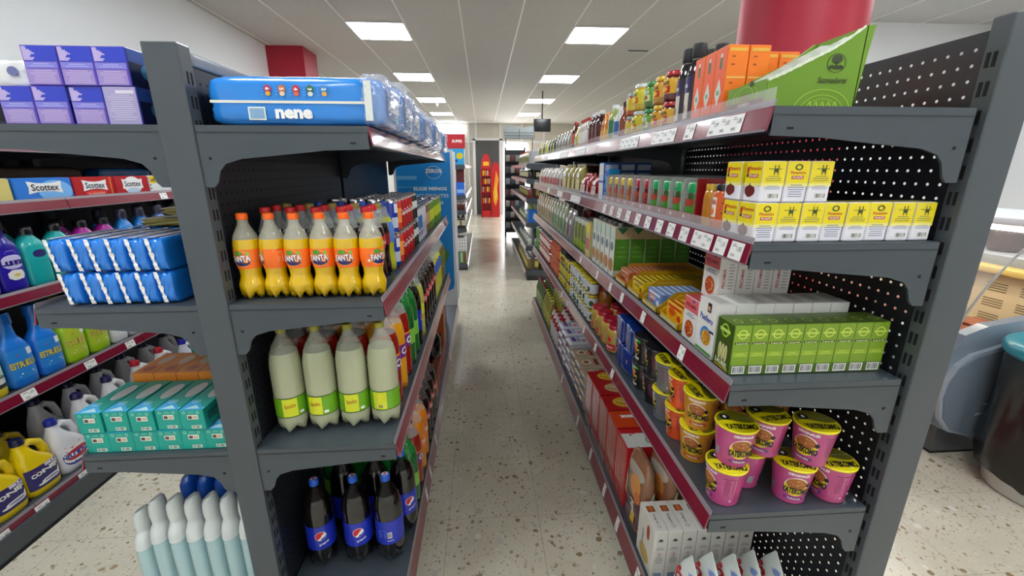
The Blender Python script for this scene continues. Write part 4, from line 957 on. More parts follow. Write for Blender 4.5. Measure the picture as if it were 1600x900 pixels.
# display trays of stock cube cartons
def cube(c, c2, c3):
    def a(m, F, Rt, Lt, T): m.rect(F, -.052, .052, .002, .053, P(c), .0003); m.ell(F, -.018, .03, .02, .017, P(c3), .0006); m.rect(F, -.045, .045, .042, .05, P(c2), .0008); m.ell(F, .03, .02, .012, .01, P(c2), .0006); m.text('CALDO', F, -.01, .03, .014, P(c2), w=.05, bold=.05, l=.001); m.rect(T, -.052, .052, -.004, .004, P(c2), .0004)
    return boxprod('stock_cube_box', .108, .0205, .055, c, a, r=.0008)
def tray(c, w_=.128, d=.3):
    m = MB(); k = P(c, .4)
    m.box(-w_/2, w_/2, -d/2, d/2, 0, .002, k); sd = [(-d/2, 0), (d/2, 0), (d/2, .07), (-d/2+.06, .07), (-d/2+.02, .035), (-d/2, .02)]
    m.prism(sd, k, 'x', -w_/2, -w_/2+.002); m.prism(sd, k, 'x', w_/2-.002, w_/2); m.box(-w_/2, w_/2, -d/2, -d/2+.002, 0, .02, k); m.box(-w_/2, w_/2, d/2-.002, d/2, 0, .07, k)
    m.rect(plane((0, -d/2, 0), (1, 0, 0), (0, 0, 1)), -w_/2+.01, w_/2-.01, .004, .015, P('#d8cf9a'), .0006)
    return Prod('display_tray', [('tray', m)])
for i, (y, tc_, cc, nmn) in enumerate([(1.16, '#d8a81a', ('#e8b41a', '#c83a1a', '#e06a1a'), 'yellow orange'), (1.315, '#c8a01a', ('#6a8ac8', '#e4e8f0', '#c85a2a'), 'light blue'), (1.47, '#c89a14', ('#dcc01c', '#8a6a10', '#e8d860'), 'yellow'), (1.62, '#c88a2a', ('#b85a32', '#e0b090', '#8a2c18'), 'brick red')]):
    place(tray(tc_), .7, y, Z3, -PI/2, 'yellow cardboard tray filled with %s stock cube boxes' % nmn, 'display tray')
    cp = cube(*cc); n = (8, 7, 12, 12)[i]
    for j in range(n): place(cp, .577+.0222*j, y, Z3+.003, -PI/2, '%s stock cube box in its tray, %s from shelf front' % (nmn, ORD[j]), 'box', '%s stock cube boxes' % nmn)
# tall cartons of broth
def broth(m, F, Rt, Lt, T):
    m.rect(F, -.034, .034, .002, .21, P('#dfe0da'), .0003); m.rect(F, -.034, .034, .16, .21, P('#c8d8c8'), .0005); m.ell(F, 0, .13, .022, .02, P('#6a7a8a'), .0008); m.ell(F, 0, .05, .028, .03, P('#b87a2a'), .0008); m.rect(F, -.034, -.028, .0, .21, P('#2a7a4a'), .0008)
    m.rect(Rt, -.031, .031, .03, .165, P('#4f8a28'), .0003); m.rect(Rt, -.031, .031, .165, .212, P('#b8a078'), .0003); m.poly(Rt, [(-.025, .212), (.025, .212), (0, .185)], P('#1c6a3a'), .0008); m.lines(Rt, 0, .11, .04, .06, 3, P('#6aa040'), .0006)
def carton(w_, d, h, c, art): 
    m = MB(); m.rbox(-w_/2, w_/2, -d/2, d/2, 0, h, P(c, .35, .2), .002, 1, False); art(m, **boxf(w_, d, h))
    k = MB(); Loft([(h-.002, .011), (h+.012, .011), (h+.013, .009)], 1).build(k, P('#e8ece8', .3), 12)
    return Prod('broth_carton', [('carton', m), ('cap', k)], h)
brc = carton(.07, .064, .215, '#cfc8ac', broth)
for i in range(5):
    for j in range(5):
        if i and j > 1: continue
        place(brc, .58+.0665*j, 1.755+.073*i, Z3, -PI/2, 'tall green and white broth carton, %s from near end, %s from front' % (ORD[i], ORD[j]), 'carton', 'tall broth cartons')
yb_ = boxprod('food_box', .09, .06, .18, '#c8b878', lambda m, F, Rt, Lt, T: (m.rect(F, -.04, .04, .13, .178, P('#e0c81a'), .0004), m.rect(F, -.035, .035, .04, .1, P('#b8505a'), .0004)))
grid(yb_, 'R', Z3, [2.17], [.03, .1], 'yellow pink cream box on third shelf', 'box', 'yellow pink boxes')
gbt = bottle('oil_bottle', [(0, .028), (.01, .03), (.11, .03), (.14, .022), (.165, .012), (.19, .011)], Q('#7a8a2a'), .15, '#d8dcd4', (.03, .09, '#c8d02a'))[0]
glj = jar('vegetable_jar', .036, .17, '#7a8448', '#c0c4bc', '#8aa828', (.05, .3))
grid(glj, 'R', Z3, [2.27, 2.355, 2.44, 2.525], [.04, .125], 'glass jar with green label, third shelf', 'jar', 'green label glass jars')
grid(sachet('food_bag', .1, .2, .035, '#8e8a86', '#6a4a52'), 'R', Z3, [2.66, 2.78], [.04], 'grey pasta bag on third shelf', 'bag', 'grey pasta bags')
grid(rbag, 'R', Z3+.12, [2.68], [.13], 'red bag lying on top of third shelf goods', 'bag')
pst = sachet('pasta_bag', .09, .22, .03, '#b8a888', '#8a7a4a'); pst2 = sachet('pasta_bag', .09, .22, .03, '#9aa284', '#1c6a34')
grid(pst2, 'R', Z3, [2.92, 3.04, 3.16, 3.28, 3.4], [.04], 'pasta bag with green stripe', 'bag', 'green striped pasta bags')
grid(pst, 'R', Z3, [3.52, 3.64, 3.78, 3.92, 4.06, 4.2, 4.33], [.04], 'beige pasta bag near the shelf far end', 'bag', 'beige pasta bags')
bk = boxprod('food_box', .2, .12, .17, '#5a4a34'); grid(bk, 'R', Z3, [2.4, 2.62, 2.84, 3.06, 3.3, 3.55, 3.8], [.26], 'brown food box at the back of third shelf', 'box', 'brown boxes at the back')

# ---- fourth shelf: noodle cups
def cup(base, art=None, lidc='#e8dc10', foil='#77721a', lidtext=True, h=.104):
    Lf = Loft([(0, .0345), (.003, .0362), (.006, .0355), (h*.5, .041), (h-.004, .0462)], 2); b = MB(); Lf.build(b, P(base, .3, .3), 28)
    b2 = MB(); 
    if art: art(b, Lf.M())
    r = MB(); Loft([(h-.006, .0465), (h-.005, .0485), (h-.001, .0487), (h, .047)], 1).build(r, P(lidc, .3, .3), 28)
    T = plane((0, 0, h), (1, 0, 0), (0, 1, 0))
    r.ell(T, 0, 0, .045, .045, P(foil, .28, .3), .0005, 24, 2)
    if lidtext:
        r.rect(T, -.043, .043, -.042, -.01, P(lidc, .3, .3), .0009) if False else None
        r.seg(T, 0, 0, .0462, PI+.02, 2*PI-.02, P(lidc, .3, .3), .0011, n=12)
        r.text('YATEKOMO', T, 0, -.0235, .022, BLACK, w=.074, bold=.05, l=.0017)
        r.ell(T, -.022, .018, .0125, .0125, BLACK, .0011, 14, 1); r.ell(T, -.022, .018, .004, .006, WHITE, .0015, 8, 1); r.rect(T, .004, .04, .012, .0145, P('#8a8a80'), .0012)
    return Prod('noodle_cup', [('cup', b), ('lid', r)], h+.0005)
def yart(ang, base, pic='#a8622e', band='#7a3a8a', word='ORIGINALES'):
    def f(b, M):
        A = lambda a: a+ang*.041
        b.text(word, M, A(0), .090, .0075, WHITE, w=.046, bold=.04, l=.0008)
        b.ell(M, A(0), .054, .0265, .0285, P('#f2e8e8', .3), .0005, 22, 3); b.ell(M, A(0), .053, .025, .027, P('#e8cf10', .3), .0008, 22, 3); b.ell(M, A(-.001), .063, .0215, .0165, P(pic, .5), .0011, 20, 3)
        for k in range(14): b.ell(M, A(-.001+.014*math.cos(k*2.4)*((k % 5)+1)/5), .063+.011*math.sin(k*2.4)*((k % 4)+1)/4, .003, .0012, P(('#c88a4a', '#7a3c18', '#d8a86a')[k % 3]), .0015, 6, 1)
        b.ell(M, A(.023), .062, .005, .006, BLACK, .0016, 10, 1)
        b.text('YATEKOMO', M, A(0), .042, .019, BLACK, w=.056, bold=.05, l=.0018); b.rect(M, A(-.022), A(.022), .014, .0225, P(band, .3), .0009, nu=6); b.text('Yakisoba', M, A(0), .018, .0055, WHITE, w=.03, l=.0014)
        b.rect(M, A(.038), A(.068), .083, .0845, P('#5a1c3a'), .0007, nu=4); b.lines(M, A(.05), .055, .016, .05, 10, P('#8a2c5a'), .0007); b.rect(M, A(.064), A(.0648), .04, .078, P('#5a1c3a'), .0007)
        b.rect(M, A(.072), A(.10), .012, .09, P('#b83a78' if base == 'p' else '#a87018'), .0006, nu=5); b.ell(M, A(.062), .018, .003, .004, P('#e8b0cc'), .0008, 8, 1)
        b.rect(M, A(-.062), A(-.048), .02, .042, P('#9a98a0'), .0008, nu=2)
    return f
PK = '#bb4a82'
cp_ = {a: cup(PK, yart(a, 'p')) for a in (0., -.9, .9, -1.4, .6)}
def pc(k, x, y, z, rz, lab, tilt=None): place(cp_[k], x, y, z, rz, lab, 'noodle cup', 'pink noodle cups', tilt=tilt)
pc(-1.4, .586, .842, Z4, -.2, 'pink noodle cup with yellow lid, lower layer, first from shelf front')
pc(.9, .672, .897, Z4, .35, 'pink noodle cup with yellow lid, lower layer, second from front, set back')
pc(0., .757, .838, Z4, -.35, 'pink noodle cup, lower layer, third from front, picture to camera')
pc(-1.4, .858, .834, Z4, -.1, 'pink noodle cup, lower layer, fourth, beside the perforated panel')
pc(0., .600, .850, Z4+.105, -.12, 'pink noodle cup, upper layer, nearest shelf front, picture to camera')
pc(-.9, .700, .880, Z4+.105, .1, 'pink noodle cup, upper layer, middle of three, slightly set back')
pc(-.9, .792, .838, Z4+.105, -.15, 'pink noodle cup, upper layer, right of the three')
cor = cup('#c88a1e', yart(.9, 'o', '#a8622e', '#b8401c')); corp = cup('#d8501e', yart(-.3, 'o', '#c8842e', '#b8401c', 'CURRY'), lidc='#e8d010'); cgr = cup('#6a6c6e', yart(-.5, 'g', '#c8a04a', '#3a3c8a', 'ORIENTAL'))
cbk = cup('#1c1c1e', yart(-.3, 'k', '#c8762e', '#3a3c5a', 'CLASSIC'), lidc='#1a1a1c', foil='#222224', lidtext=False); cbg = cup('#1c1e1c', lambda b, M: (b.rect(M, -.03, .03, .082, .094, P('#3aa02a'), .0006, nu=6), yart(-.1, 'k', '#d8782a', '#dfe0e0', 'TERIYAKI')(b, M)), lidc='#1a1a1c', foil='#222224', lidtext=False)
def cups(p, y, ds, desc, grp, lay=2, rj=.15): grid(p, 'R', Z4, [y], ds, desc, 'noodle cup', grp, layers=lay, rj=rj)
cups(cor, 1.0, [.047, .155, .255], 'amber noodle cup with yellow lid', 'amber noodle cups')
cups(corp, 1.1, [.047, .15], 'orange red noodle cup with yellow lid', 'orange red noodle cups')
cups(cgr, 1.2, [.047, .15], 'grey noodle cup with yellow lid', 'grey noodle cups')
cups(cbk, 1.3, [.05, .15], 'black noodle cup with yellow picture', 'black noodle cups')
cups(cbg, 1.4, [.048, .148], 'black and green noodle cup', 'black and green noodle cups')
blu = MB(); pillow(.11, .07, .1, .02, mat('blue_pack_film', '#16327e', .2, coat=.6), blu, .02, 5); blu.v = [(x, y, max(z, .0004)) for x, y, z in blu.v]; bM = plane((0, -.036, 0), (1, 0, 0), (0, 0, 1)); blu.poly(bM, [(-.02, .07), (0, .055), (.02, .075), (.004, .06), (.008, .045), (-.002, .056)], P('#c8d89a'), .002)
bpk = Prod('snack_pack', [('pack', blu)], .1)
grid(bpk, 'R', Z4, [1.508, 1.622], [.05, .135], 'shiny blue pack with star', 'pack', 'shiny blue packs', layers=2, rj=.15)
def chart(q, M, h): q.rect(M, -.03, .03, h*.12, h*.34, P('#c8222a', .3), .0008, nu=6); q.rect(M, -.06, -.03, h*.12, h*.6, P('#e8e4e0', .3), .0007, nu=4); q.rect(M, -.06, -.03, h*.3, h*.42, P('#2a3a8a', .3), .0009, nu=4); q.ell(M, 0, h*.5, .012, .012, P('#c8222a'), .0009, 12, 2); q.text('GARBANZO', M, 0, h*.22, .008, WHITE, w=.045, bold=.03, l=.0012)
chj = jar('chickpea_jar', .043, .125, '#c0a048', '#a81f30', '#b39650', (.1, .62), chart)
grid(chj, 'R', Z4, [1.73, 1.825, 1.92, 2.015], [.045, .138], 'chickpea jar with red lid', 'jar', 'chickpea jars with red lids', rj=.4)
chs = jar('pepper_jar', .045, .2, '#a0621c', '#8e1a1e')
grid(chs, 'R', Z4, [2.12, 2.22], [.1, .2], 'large amber jar with red lid', 'jar', 'large amber jars with red lids')
ysj = jar('olive_jar', .03, .075, '#7a7030', '#c8b41c', '#c8ccd0', (.15, .8), lambda q, M, h: q.ell(M, 0, h*.45, .014, .016, P('#3a5a2a'), .0009, 10, 2))
ysk = jar('olive_jar', .03, .075, '#5a5a24', '#1e1e1c', '#c8b824', (.15, .8), lambda q, M, h: q.ell(M, 0, h*.45, .014, .016, P('#7a2a1a'), .0009, 10, 2))
grid(ysj, 'R', Z4, [2.11+.066*i for i in range(8)], [.03, .095], 'olive jar with yellow lid', 'jar', 'small olive jars', layers=3, rj=1.2, jit=.002, skip=[(0, 1), (1, 1), (2, 1)])
grid(ysk, 'R', Z4, [2.645+.066*i for i in range(6)], [.03], 'olive jar with black lid', 'jar', 'black lidded olive jars', layers=3, rj=1.2, jit=.002)
rjr = jar('tomato_jar', .034, .12, '#a8401c', '#b84a1e', '#c85a2a', (.2, .7)); rcn = can('food_can', .036, .11, '#a01c20', bandart((.03, .08, '#d8c8b8', -.03, .03))); grn2 = can('food_can', .036, .11, '#4a8a2a')
grid(rjr, 'R', Z4, [3.08+.075*i for i in range(5)], [.036], 'orange tomato jar', 'jar', 'orange tomato jars', layers=2)
grid(rcn, 'R', Z4, [3.5+.08*i for i in range(8)], [.036], 'red food can', 'can', 'red food cans', layers=2)
grid(grn2, 'R', Z4, [4.17, 4.25, 4.34], [.036], 'green food can', 'can', 'green food cans', layers=2)

# ---- base shelf
def sosa(m, M): m.text('SOS', M, -.012, .115, .034, P('#c01c24'), w=.07, bold=.06, rot=-.5, l=.003)
def ricebag():
    m = MB(); h = .21; Lf = Loft([(0, .05, .028, 3), (.02, .056, .036, 2.8), (.1, .056, .034, 2.6), (.16, .046, .02, 2.4), (.185, .034, .010, 2.2), (.205, .02, .004, 2.5), (.228, .004, .002, 3)])
    Lf.build(m, mat('rice_bag_film', '#d5dcd8', .25, coat=.5, noise=.04, nscale=30), 20); M = Lf.M()
    m.text('SOS', M, -.018, .15, .034, P('#b81c28'), w=.05, bold=.06, rot=-.9, l=.002); m.ell(M, .012, .178, .008, .008, P('#7a90c8'), .0014, 12, 2); m.ell(M, .012, .181, .011, .006, P('#a8b4d8'), .0011, 12, 2); m.rect(M, -.05, .05, .01, .05, P('#4aa08a'), .001, nu=10); m.text('SOS', M, .02, .09, .03, P('#b81c28'), w=.06, bold=.06, rot=-.3, l=.002)
    return Prod('rice_bag', [('bag', m)], .21)
rb = ricebag()
for j in range(5): place(rb, .588+.064*j, (.93+.008*(j % 2)), Z5, -PI/2+.3, 'white rice bag with red lettering, %s from the shelf front' % ORD[j], 'rice bag', 'white rice bags on the bottom shelf', scale=(.95, .72, 1.2))
for j in []: place(rb, .590+.066*j, .842, Z5, -PI/2+.3, 'white rice bag, nearest row by the shelf end, %s from shelf front' % ORD[j], 'rice bag', 'white rice bags on the bottom shelf')
def integ(m, F, Rt, Lt, T):
    m.ell(F, .02, .15, .012, .03, P('#a83a1c'), .0005, 16, 1); m.text('Integral', F, -.02, .1, .014, P('#4a4a44'), w=.06, rot=PI/2); m.ell(F, 0, .045, .04, .03, P('#c8a85a'), .0005, 16, 1)
    m.rect(T, -.045, -.018, -.013, .013, P('#5a1c14'), .0004); m.rect(T, -.043, -.02, -.009, .009, P('#c8642a'), .0007); m.text('Integral', T, .012, 0, .011, P('#6a6a60'), w=.04, l=.0006); m.ell(T, .045, 0, .007, .007, P('#8a9a6a'), .0006, 10, inner=.7)
    m.rect(Rt, -.008, .008, .158, .166, P('#8a8a80'), .0005); m.ell(Rt, 0, .165, .006, .005, P('#3a4a3a'), .0006, 8, 1); m.lines(Rt, 0, .13, .03, .012, 2, P('#8a8a84'), .0005); m.ell(Rt, 0, .105, .0075, .0075, P('#b86a6a'), .0006, 14, inner=.85); m.rect(Rt, -.001, .001, .1, .11, P('#8a3a3a'), .0007); m.lines(Rt, 0, .085, .03, .02, 3, P('#8a8a84'), .0005); m.text('NETO', Rt, 0, .07, .005, P('#5a5a54'), w=.02, l=.0007); m.rect(Rt, -.014, .014, .008, .026, P('#8a98b0'), .0005)
wbx = boxprod('cereal_box', .135, .0475, .2, '#dedad0', integ)
for j in range(7): place(wbx, .572+.0495*j, 1.155, Z5, -PI/2, 'white wholegrain box standing on edge, %s from the shelf front' % ORD[j], 'box', 'white wholegrain boxes')
def biscuit():
    m = MB(); Lf = Loft([(0, .04, .026, 2.6), (.03, .045, .036, 3), (.06, .046, .031, 3), (.1, .046, .038, 2.8), (.15, .047, .034, 2.8), (.2, .046, .032, 2.6), (.228, .043, .028, 2.5), (.246, .039, .020, 2.4), (.258, .03, .012, 2.3), (.264, .016, .007, 2.2)])
    Lf.build(m, mat('bakery_film', '#8f6248', .14, coat=.7, noise=.3, nscale=22), 22); M = Lf.M()
    for a0 in (0., .105, -.105):
        m.rect(M, a0-.047, a0+.047, .035, .125, P('#4a2030', .2, .4), .001, nu=10, nv=6); m.ell(M, a0-.028, .13, .015, .05, P('#cfc4a8', .25, .4), .0016, 16, 3); m.ell(M, a0-.028, .112, .009, .02, P('#c8962a'), .0022, 10, 2)
        m.ell(M, a0+.012, .17, .016, .04, P('#dc9448', .25, .4), .0014, 14, 3); m.ell(M, a0+.008, .215, .03, .02, P('#b0a698', .15, .6), .0012, 12, 2); m.ell(M, a0+.02, .14, .012, .02, P('#c87038', .25, .4), .002, 10, 2)
        m.text('mini', M, a0+.008, .095, .013, P('#d8d4cc'), w=.05, bold=.04, rot=PI/2, l=.0026); m.rect(M, a0+.002, a0+.014, .04, .072, P('#d0a82a'), .002, nu=2)
    return Prod('bakery_bag', [('bag', m)], .24)
bb = biscuit()
grid(bb, 'R', Z5, [1.318], [.04, .125, .21], 'brown bakery bag with orange picture', 'bag', 'brown bakery bags', rj=.05, scale=(1.85, 1.0, 1.24))
0 and place(bb, .64, 1.33, Z5+.245, -PI/2, 'brown bakery bag lying on top of the upright bakery bags', 'bag', 'brown bakery bags', tilt=(0, 0), scale=(1, 1, .5))
# big red snack boxes, standing and topped with pictures
def redb(kind):
    def a(m, F, Rt, Lt, T):
        m.rect(F, -.06, .06, .0, .28, P(('#c01c22', '#b0403a', '#a8352e', '#a05a4a')[kind], .25, .4), .0003); 
        rnd = random.Random(3)
        for k in range(9): x = -.055+.0125*k; m.rect(F, x, x+rnd.uniform(.003, .007), .02, .27, P(('#c8a08a', '#c8584a', '#a86a4a')[k % 3], .25, .4), .0006)
        if kind == 0:
            m.rect(T, -.062, .062, -.1, .1, P('#d8d8d0'), .0004); m.rect(T, -.062, -.03, -.1, .1, P('#c81c24'), .0007); m.ell(T, .02, 0, .018, .012, P('#5a8a4a'), .0008); m.ell(T, .02, 0, .01, .007, WHITE, .0011, 10, 1)
            for k in range(7): m.ell(T, .03*math.cos(k), .07*math.sin(k*1.3), .006, .006, P('#c82a2a'), .0008, 8, 1)
        elif kind == 1:
            m.rect(T, -.062, .062, -.1, .1, P('#d8461a'), .0004); m.text('GALLO', T, -.02, -.055, .026, WHITE, w=.085, bold=.06, rot=PI/2, l=.0012) if False else m.text('COOK', T, -.02, -.03, .022, WHITE, w=.07, bold=.08, rot=-PI/2, l=.0012)
            m.ell(T, .03, .05, .03, .038, P('#d8b42a'), .0008, 20, 2)
        else:
            m.rect(T, -.062, .062, -.1, .1, P('#b81c20'), .0004); m.ell(T, 0, 0, .045, .06, P('#c8a878' if kind == 2 else '#d8a82a'), .0008, 20, 2)
        if kind:
            for k in range(16): m.ell(T, .0+.03*math.cos(k*2.4)*((k % 4)+1)/4+(.03 if kind == 1 else 0), (.05 if kind == 1 else 0)+.04*math.sin(k*2.4)*((k % 3)+1)/3, .006, .005, P(('#e8d04a', '#c8321a', '#4a7a2a', '#f0e4b0')[k % 4]), .0013, 6, 1)
        m.rect(Rt, -.09, .09, .02, .24, P('#b8242a'), .0004); m.rect(Rt, .02, .09, .16, .25, P('#c8a878'), .0007); m.lines(Rt, -.03, .18, .08, .08, 6, P('#e8c0b0'), .0007)
    return boxprod('snack_box', .126, .205, .285, '#c01e22', a, r=.002)
for i, (y, k, h) in enumerate(((1.475, 0, 1.0), (1.612, 1, 1.0), (1.75, 3, 1.0), (1.89, 2, 1.0), (2.03, 3, .97))):
    place(redb(k), .66, y, Z5, -PI/2, 'large red snack box topped with a food picture, %s from bakery bags' % ORD[i], 'box', 'large red snack boxes', scale=(1, 1, h))
sp = MB(); pillow(.13, .16, .05, .02, mat('soup_film', '#b9a488', .2, coat=.5, noise=.2, nscale=30), sp, .015, 6); sT = plane((0, 0, .05), (1, 0, 0), (0, 1, 0)); sp.ell(sT, .0, -.02, .035, .03, P('#d8cfc0'), .003, 14, 2); sp.ell(sT, 0, -.02, .022, .018, P('#a8541c'), .004, 12, 2); sp.rect(sT, -.04, .04, .03, .05, P('#8a1c20'), .003); sp.rect(plane((0, -.08, 0), (1, 0, 0), (0, 0, 1)), -.03, .03, .015, .04, P('#3a55a0'), .002)
spp = Prod('soup_packet', [('packet', sp)], .0545)
grid(spp, 'R', Z5, [2.19, 2.33, 2.47], [.09, .25], 'soup packet lying flat', 'packet', 'flat soup packets', layers=4, rj=.06)
wp = MB(); pillow(.125, .155, .056, .02, mat('white_bag_film', '#cfd0d6', .2, coat=.5, noise=.05, nscale=20), wp, .02, 8); wT = plane((0, 0, .056), (1, 0, 0), (0, 1, 0)); wp.rect(wT, -.04, .03, -.05, -.02, P('#5a3a8a'), .003); wp.ell(wT, .02, .03, .016, .012, P('#c8222a'), .003, 12, 2); wp.rect(plane((0, -.0775, 0), (1, 0, 0), (0, 0, 1)), -.03, .03, .01, .04, P('#7a2a6a'), .002); wp.text('Maizena'[:0] or 'Harina', wT, 0, 0, .02, P('#3a3a8a'), w=.07, l=.004)
wpp = Prod('flour_bag', [('bag', wp)], .0625)
grid(wpp, 'R', Z5, [2.62, 2.765, 2.905], [.085, .255], 'white flour bag', 'bag', 'white purple flour bags', layers=4, rj=.1)
vin = bottle('vinegar_bottle', [(0, .034), (.01, .037), (.16, .037), (.2, .026), (.225, .014), (.24, .014)], P('#c9c5c4', .3, .4), .235, '#a01c28', (.15, .19, '#a3222c'))[0]
grid(vin, 'R', Z5, [3.03, 3.12, 3.21, 3.3], [.04, .12], 'white bottle with dark red cap', 'bottle', 'white bottles with red caps')
oil = bottle('oil_bottle', [(0, .034), (.01, .037), (.15, .037), (.2, .026), (.235, .014), (.26, .014)], Q('#8a8a20'), .235, '#c8b81c', (.06, .15, '#b8b82a'))[0]; oil2 = bottle('oil_bottle', [(0, .034), (.01, .037), (.15, .037), (.2, .026), (.235, .014), (.26, .014)], Q('#3c5a14'), .235, '#8a1c24', (.06, .15, '#7a8a3a'))[0]
grid(oil, 'R', Z5, [3.42+.085*i for i in range(5)], [.04, .12], 'yellow oil bottle with yellow cap', 'bottle', 'yellow oil bottles')
grid(oil2, 'R', Z5, [3.86+.085*i for i in range(6)], [.04, .12], 'dark green oil bottle with red cap', 'bottle', 'dark green oil bottles')
# ------------------------------------------------------------------ household side of the left gondola (seen end on)
def purp(m, F, Rt, Lt, T):
    m.rect(F, -.034, .034, .001, .078, P('#5a3fb0', .3, .3), .0003); m.rect(F, -.033, .03, .002, .032, P('#9a86c4'), .0006); m.rect(F, -.033, .032, .034, .046, P('#7f7cd0'), .0006)
    m.rect(F, -.03, .034, .047, .077, P('#2f3fb8'), .0006)
    rnd = random.Random(2)
    for k in range(9): y = .049+.003*k; m.rect(F, -.032, -.032+.03*rnd.uniform(.5, 1)*(1-abs(k-3)/8), y, y+.0028, P('#b9a9d8'), .0009)
    m.lines(F, 0, .018, .056, .026, 7, P('#c2b0da'), .0009); m.lines(F, 0, .04, .05, .008, 2, P('#b0b0e8'), .0009)
    m.rect(Rt, -.085, .085, .002, .077, P('#10245a', .25, .4), .0003); m.rect(Rt, -.085, -.02, .05, .077, P('#2a5ab8'), .0006); m.ell(Rt, -.03, .035, .025, .018, P('#2a8ac8'), .0008, 16, 2)
pu = boxprod('detergent_box', .0705, .175, .0785, '#3b37b0', purp)
def purp2(m, F, Rt, Lt, T):
    purp(m, F, Rt, Lt, T); m.rect(F, -.034, .034, .001, .078, P('#a39ac4', .3, .3), .0012); m.lines(F, 0, .036, .058, .055, 12, P('#c9c2dc'), .0016); m.rect(F, -.008, .03, .064, .071, P('#d8d2e4'), .002)
pu2 = boxprod('detergent_box', .0705, .175, .0785, '#3b37b0', purp2)
for i in range(1, 5): place(pu if i != 4 else pu2, -1.09+.0735*i, 1.155+.003*(i % 2), LZ[0], .0, 'purple blue detergent box, lower layer, %s from the left' % ORD[i-1], 'detergent box', 'purple blue detergent boxes')
for i in range(3): place(pu, (-.942, -.871, -.799)[i], 1.155, LZ[0]+.0795, (.0, .01, -.02)[i], 'purple blue detergent box, upper layer, %s from the left' % ORD[i], 'detergent box', 'purple blue detergent boxes')
wb2 = MB(); pillow(.1, .1, .06, .02, mat('white_crinkled_film', '#dcdcda', .2, coat=.6), wb2, .03, 2); wb2.ell(plane((.0, -.05, 0), (1, 0, 0), (0, 0, 1)), .02, .035, .012, .01, P('#6a6f9a'), .003, 10, 1)
place(Prod('tissue_packet', [('packet', wb2)]), -1.062, 1.16, LZ[0]+.0795, 0, 'white crinkled packet beside the purple boxes on the top shelf', 'packet')
# blue pad packs
def padpack():
    m = MB(); W_, D_, H_ = .0415, .2, .082
    pillow(W_, D_, H_, .02, mat('blue_pad_film', '#1c7cdc', .2, coat=.6, noise=.08, nscale=20), m, .022, 6)
    F = plane((0, -D_/2, 0), (1, 0, 0), (0, 0, 1)); rnd = random.Random(3)
    m.v = [(x, y, max(z, .0004)) for x, y, z in m.v]
    pts = [(-.018+.012*i/9+.002*math.sin(i*2.1), .004+.078*i/9) for i in range(10)]
    for k in range(9):      # crinkled white seal down the end, slanting
        (a, b), (c, d) = pts[9-k], pts[8-k]; a, c = -.016+.012*k/9-.0, -.016+.012*(k+1)/9
        wv = .0045+.0012*math.sin(k*1.9)
        m.add([F(a-wv, b, .002), F(a+wv, b, .002), F(c+wv, d, .005 if k % 2 else .0015), F(c-wv, d, .002)], [(0, 1, 2, 3)], P('#eceae6', .3, .4))
    T = plane((0, 0, H_), (1, 0, 0), (0, 1, 0)); m.rect(T, -.019, -.004, -.095, .09, P('#e4e8ee', .3, .4), .001)
    S = plane((W_/2, 0, 0), (0, 1, 0), (0, 0, 1)); m.ell(S, .02, .05, .014, .016, P('#123c9a'), .001, 14, 2); m.ell(S, .02, .05, .008, .011, P('#c8b48a'), .0016, 12, 1); m.rect(S, -.005, .0, .02, .065, P('#b83a6a'), .0012); m.lines(S, -.03, .045, .012, .04, 4, P('#5a9ae0'), .0012); m.rect(S, .045, .05, .015, .07, P('#c82a4a'), .0012)
    return Prod('pad_pack', [('pack', m)], .083)
pp = padpack()
for l in range(2):
    for i in range(6): place(pp, (-1.013+.0435*i if l == 0 else -1.022+.0445*i), 1.165+.004*(i % 2), LZ[1]+.0835*l, (-.03, .02, 0)[i % 3], 'blue pad pack with white crinkled seal, %s layer, %s from the left' % (('lower', 'upper')[l], ORD[i]), 'pad pack', 'blue pad packs')
for l in []: place(pp, -.765, 1.18, LZ[1]+.0835*l, .0, 'blue pad pack beside the upright, %s layer' % ('lower', 'upper')[l], 'pad pack', 'blue pad packs')
for l in range(2):
    for i in range(5): place(pp, -1.0+.05*i, 1.385, LZ[1]+.0835*l, 0, 'blue pad pack in the row behind, %s layer, %s from left' % (('lower', 'upper')[l], ORD[i]), 'pad pack', 'blue pad packs')
gp = MB(); pillow(.22, .09, .022, .01, mat('olive_gold_film', '#8d8236', .28, coat=.5, noise=.15, nscale=30), gp, .05, 4)
gpp = Prod('wipes_packet', [('packet', gp)], .022)
for i, (x, y, z, a) in enumerate(((-.88, 1.335, .168, .05), (-.86, 1.435, .168, -.04), (-.84, 1.37, .196, .1), (-.85, 1.535, .169, .03), (-.84, 1.43, .222, -.05))):
    place(gpp, x, y, LZ[1]+z, a, 'olive gold flat packet on top of blue packs, %s from the camera' % ORD[i], 'packet', 'olive gold packets')
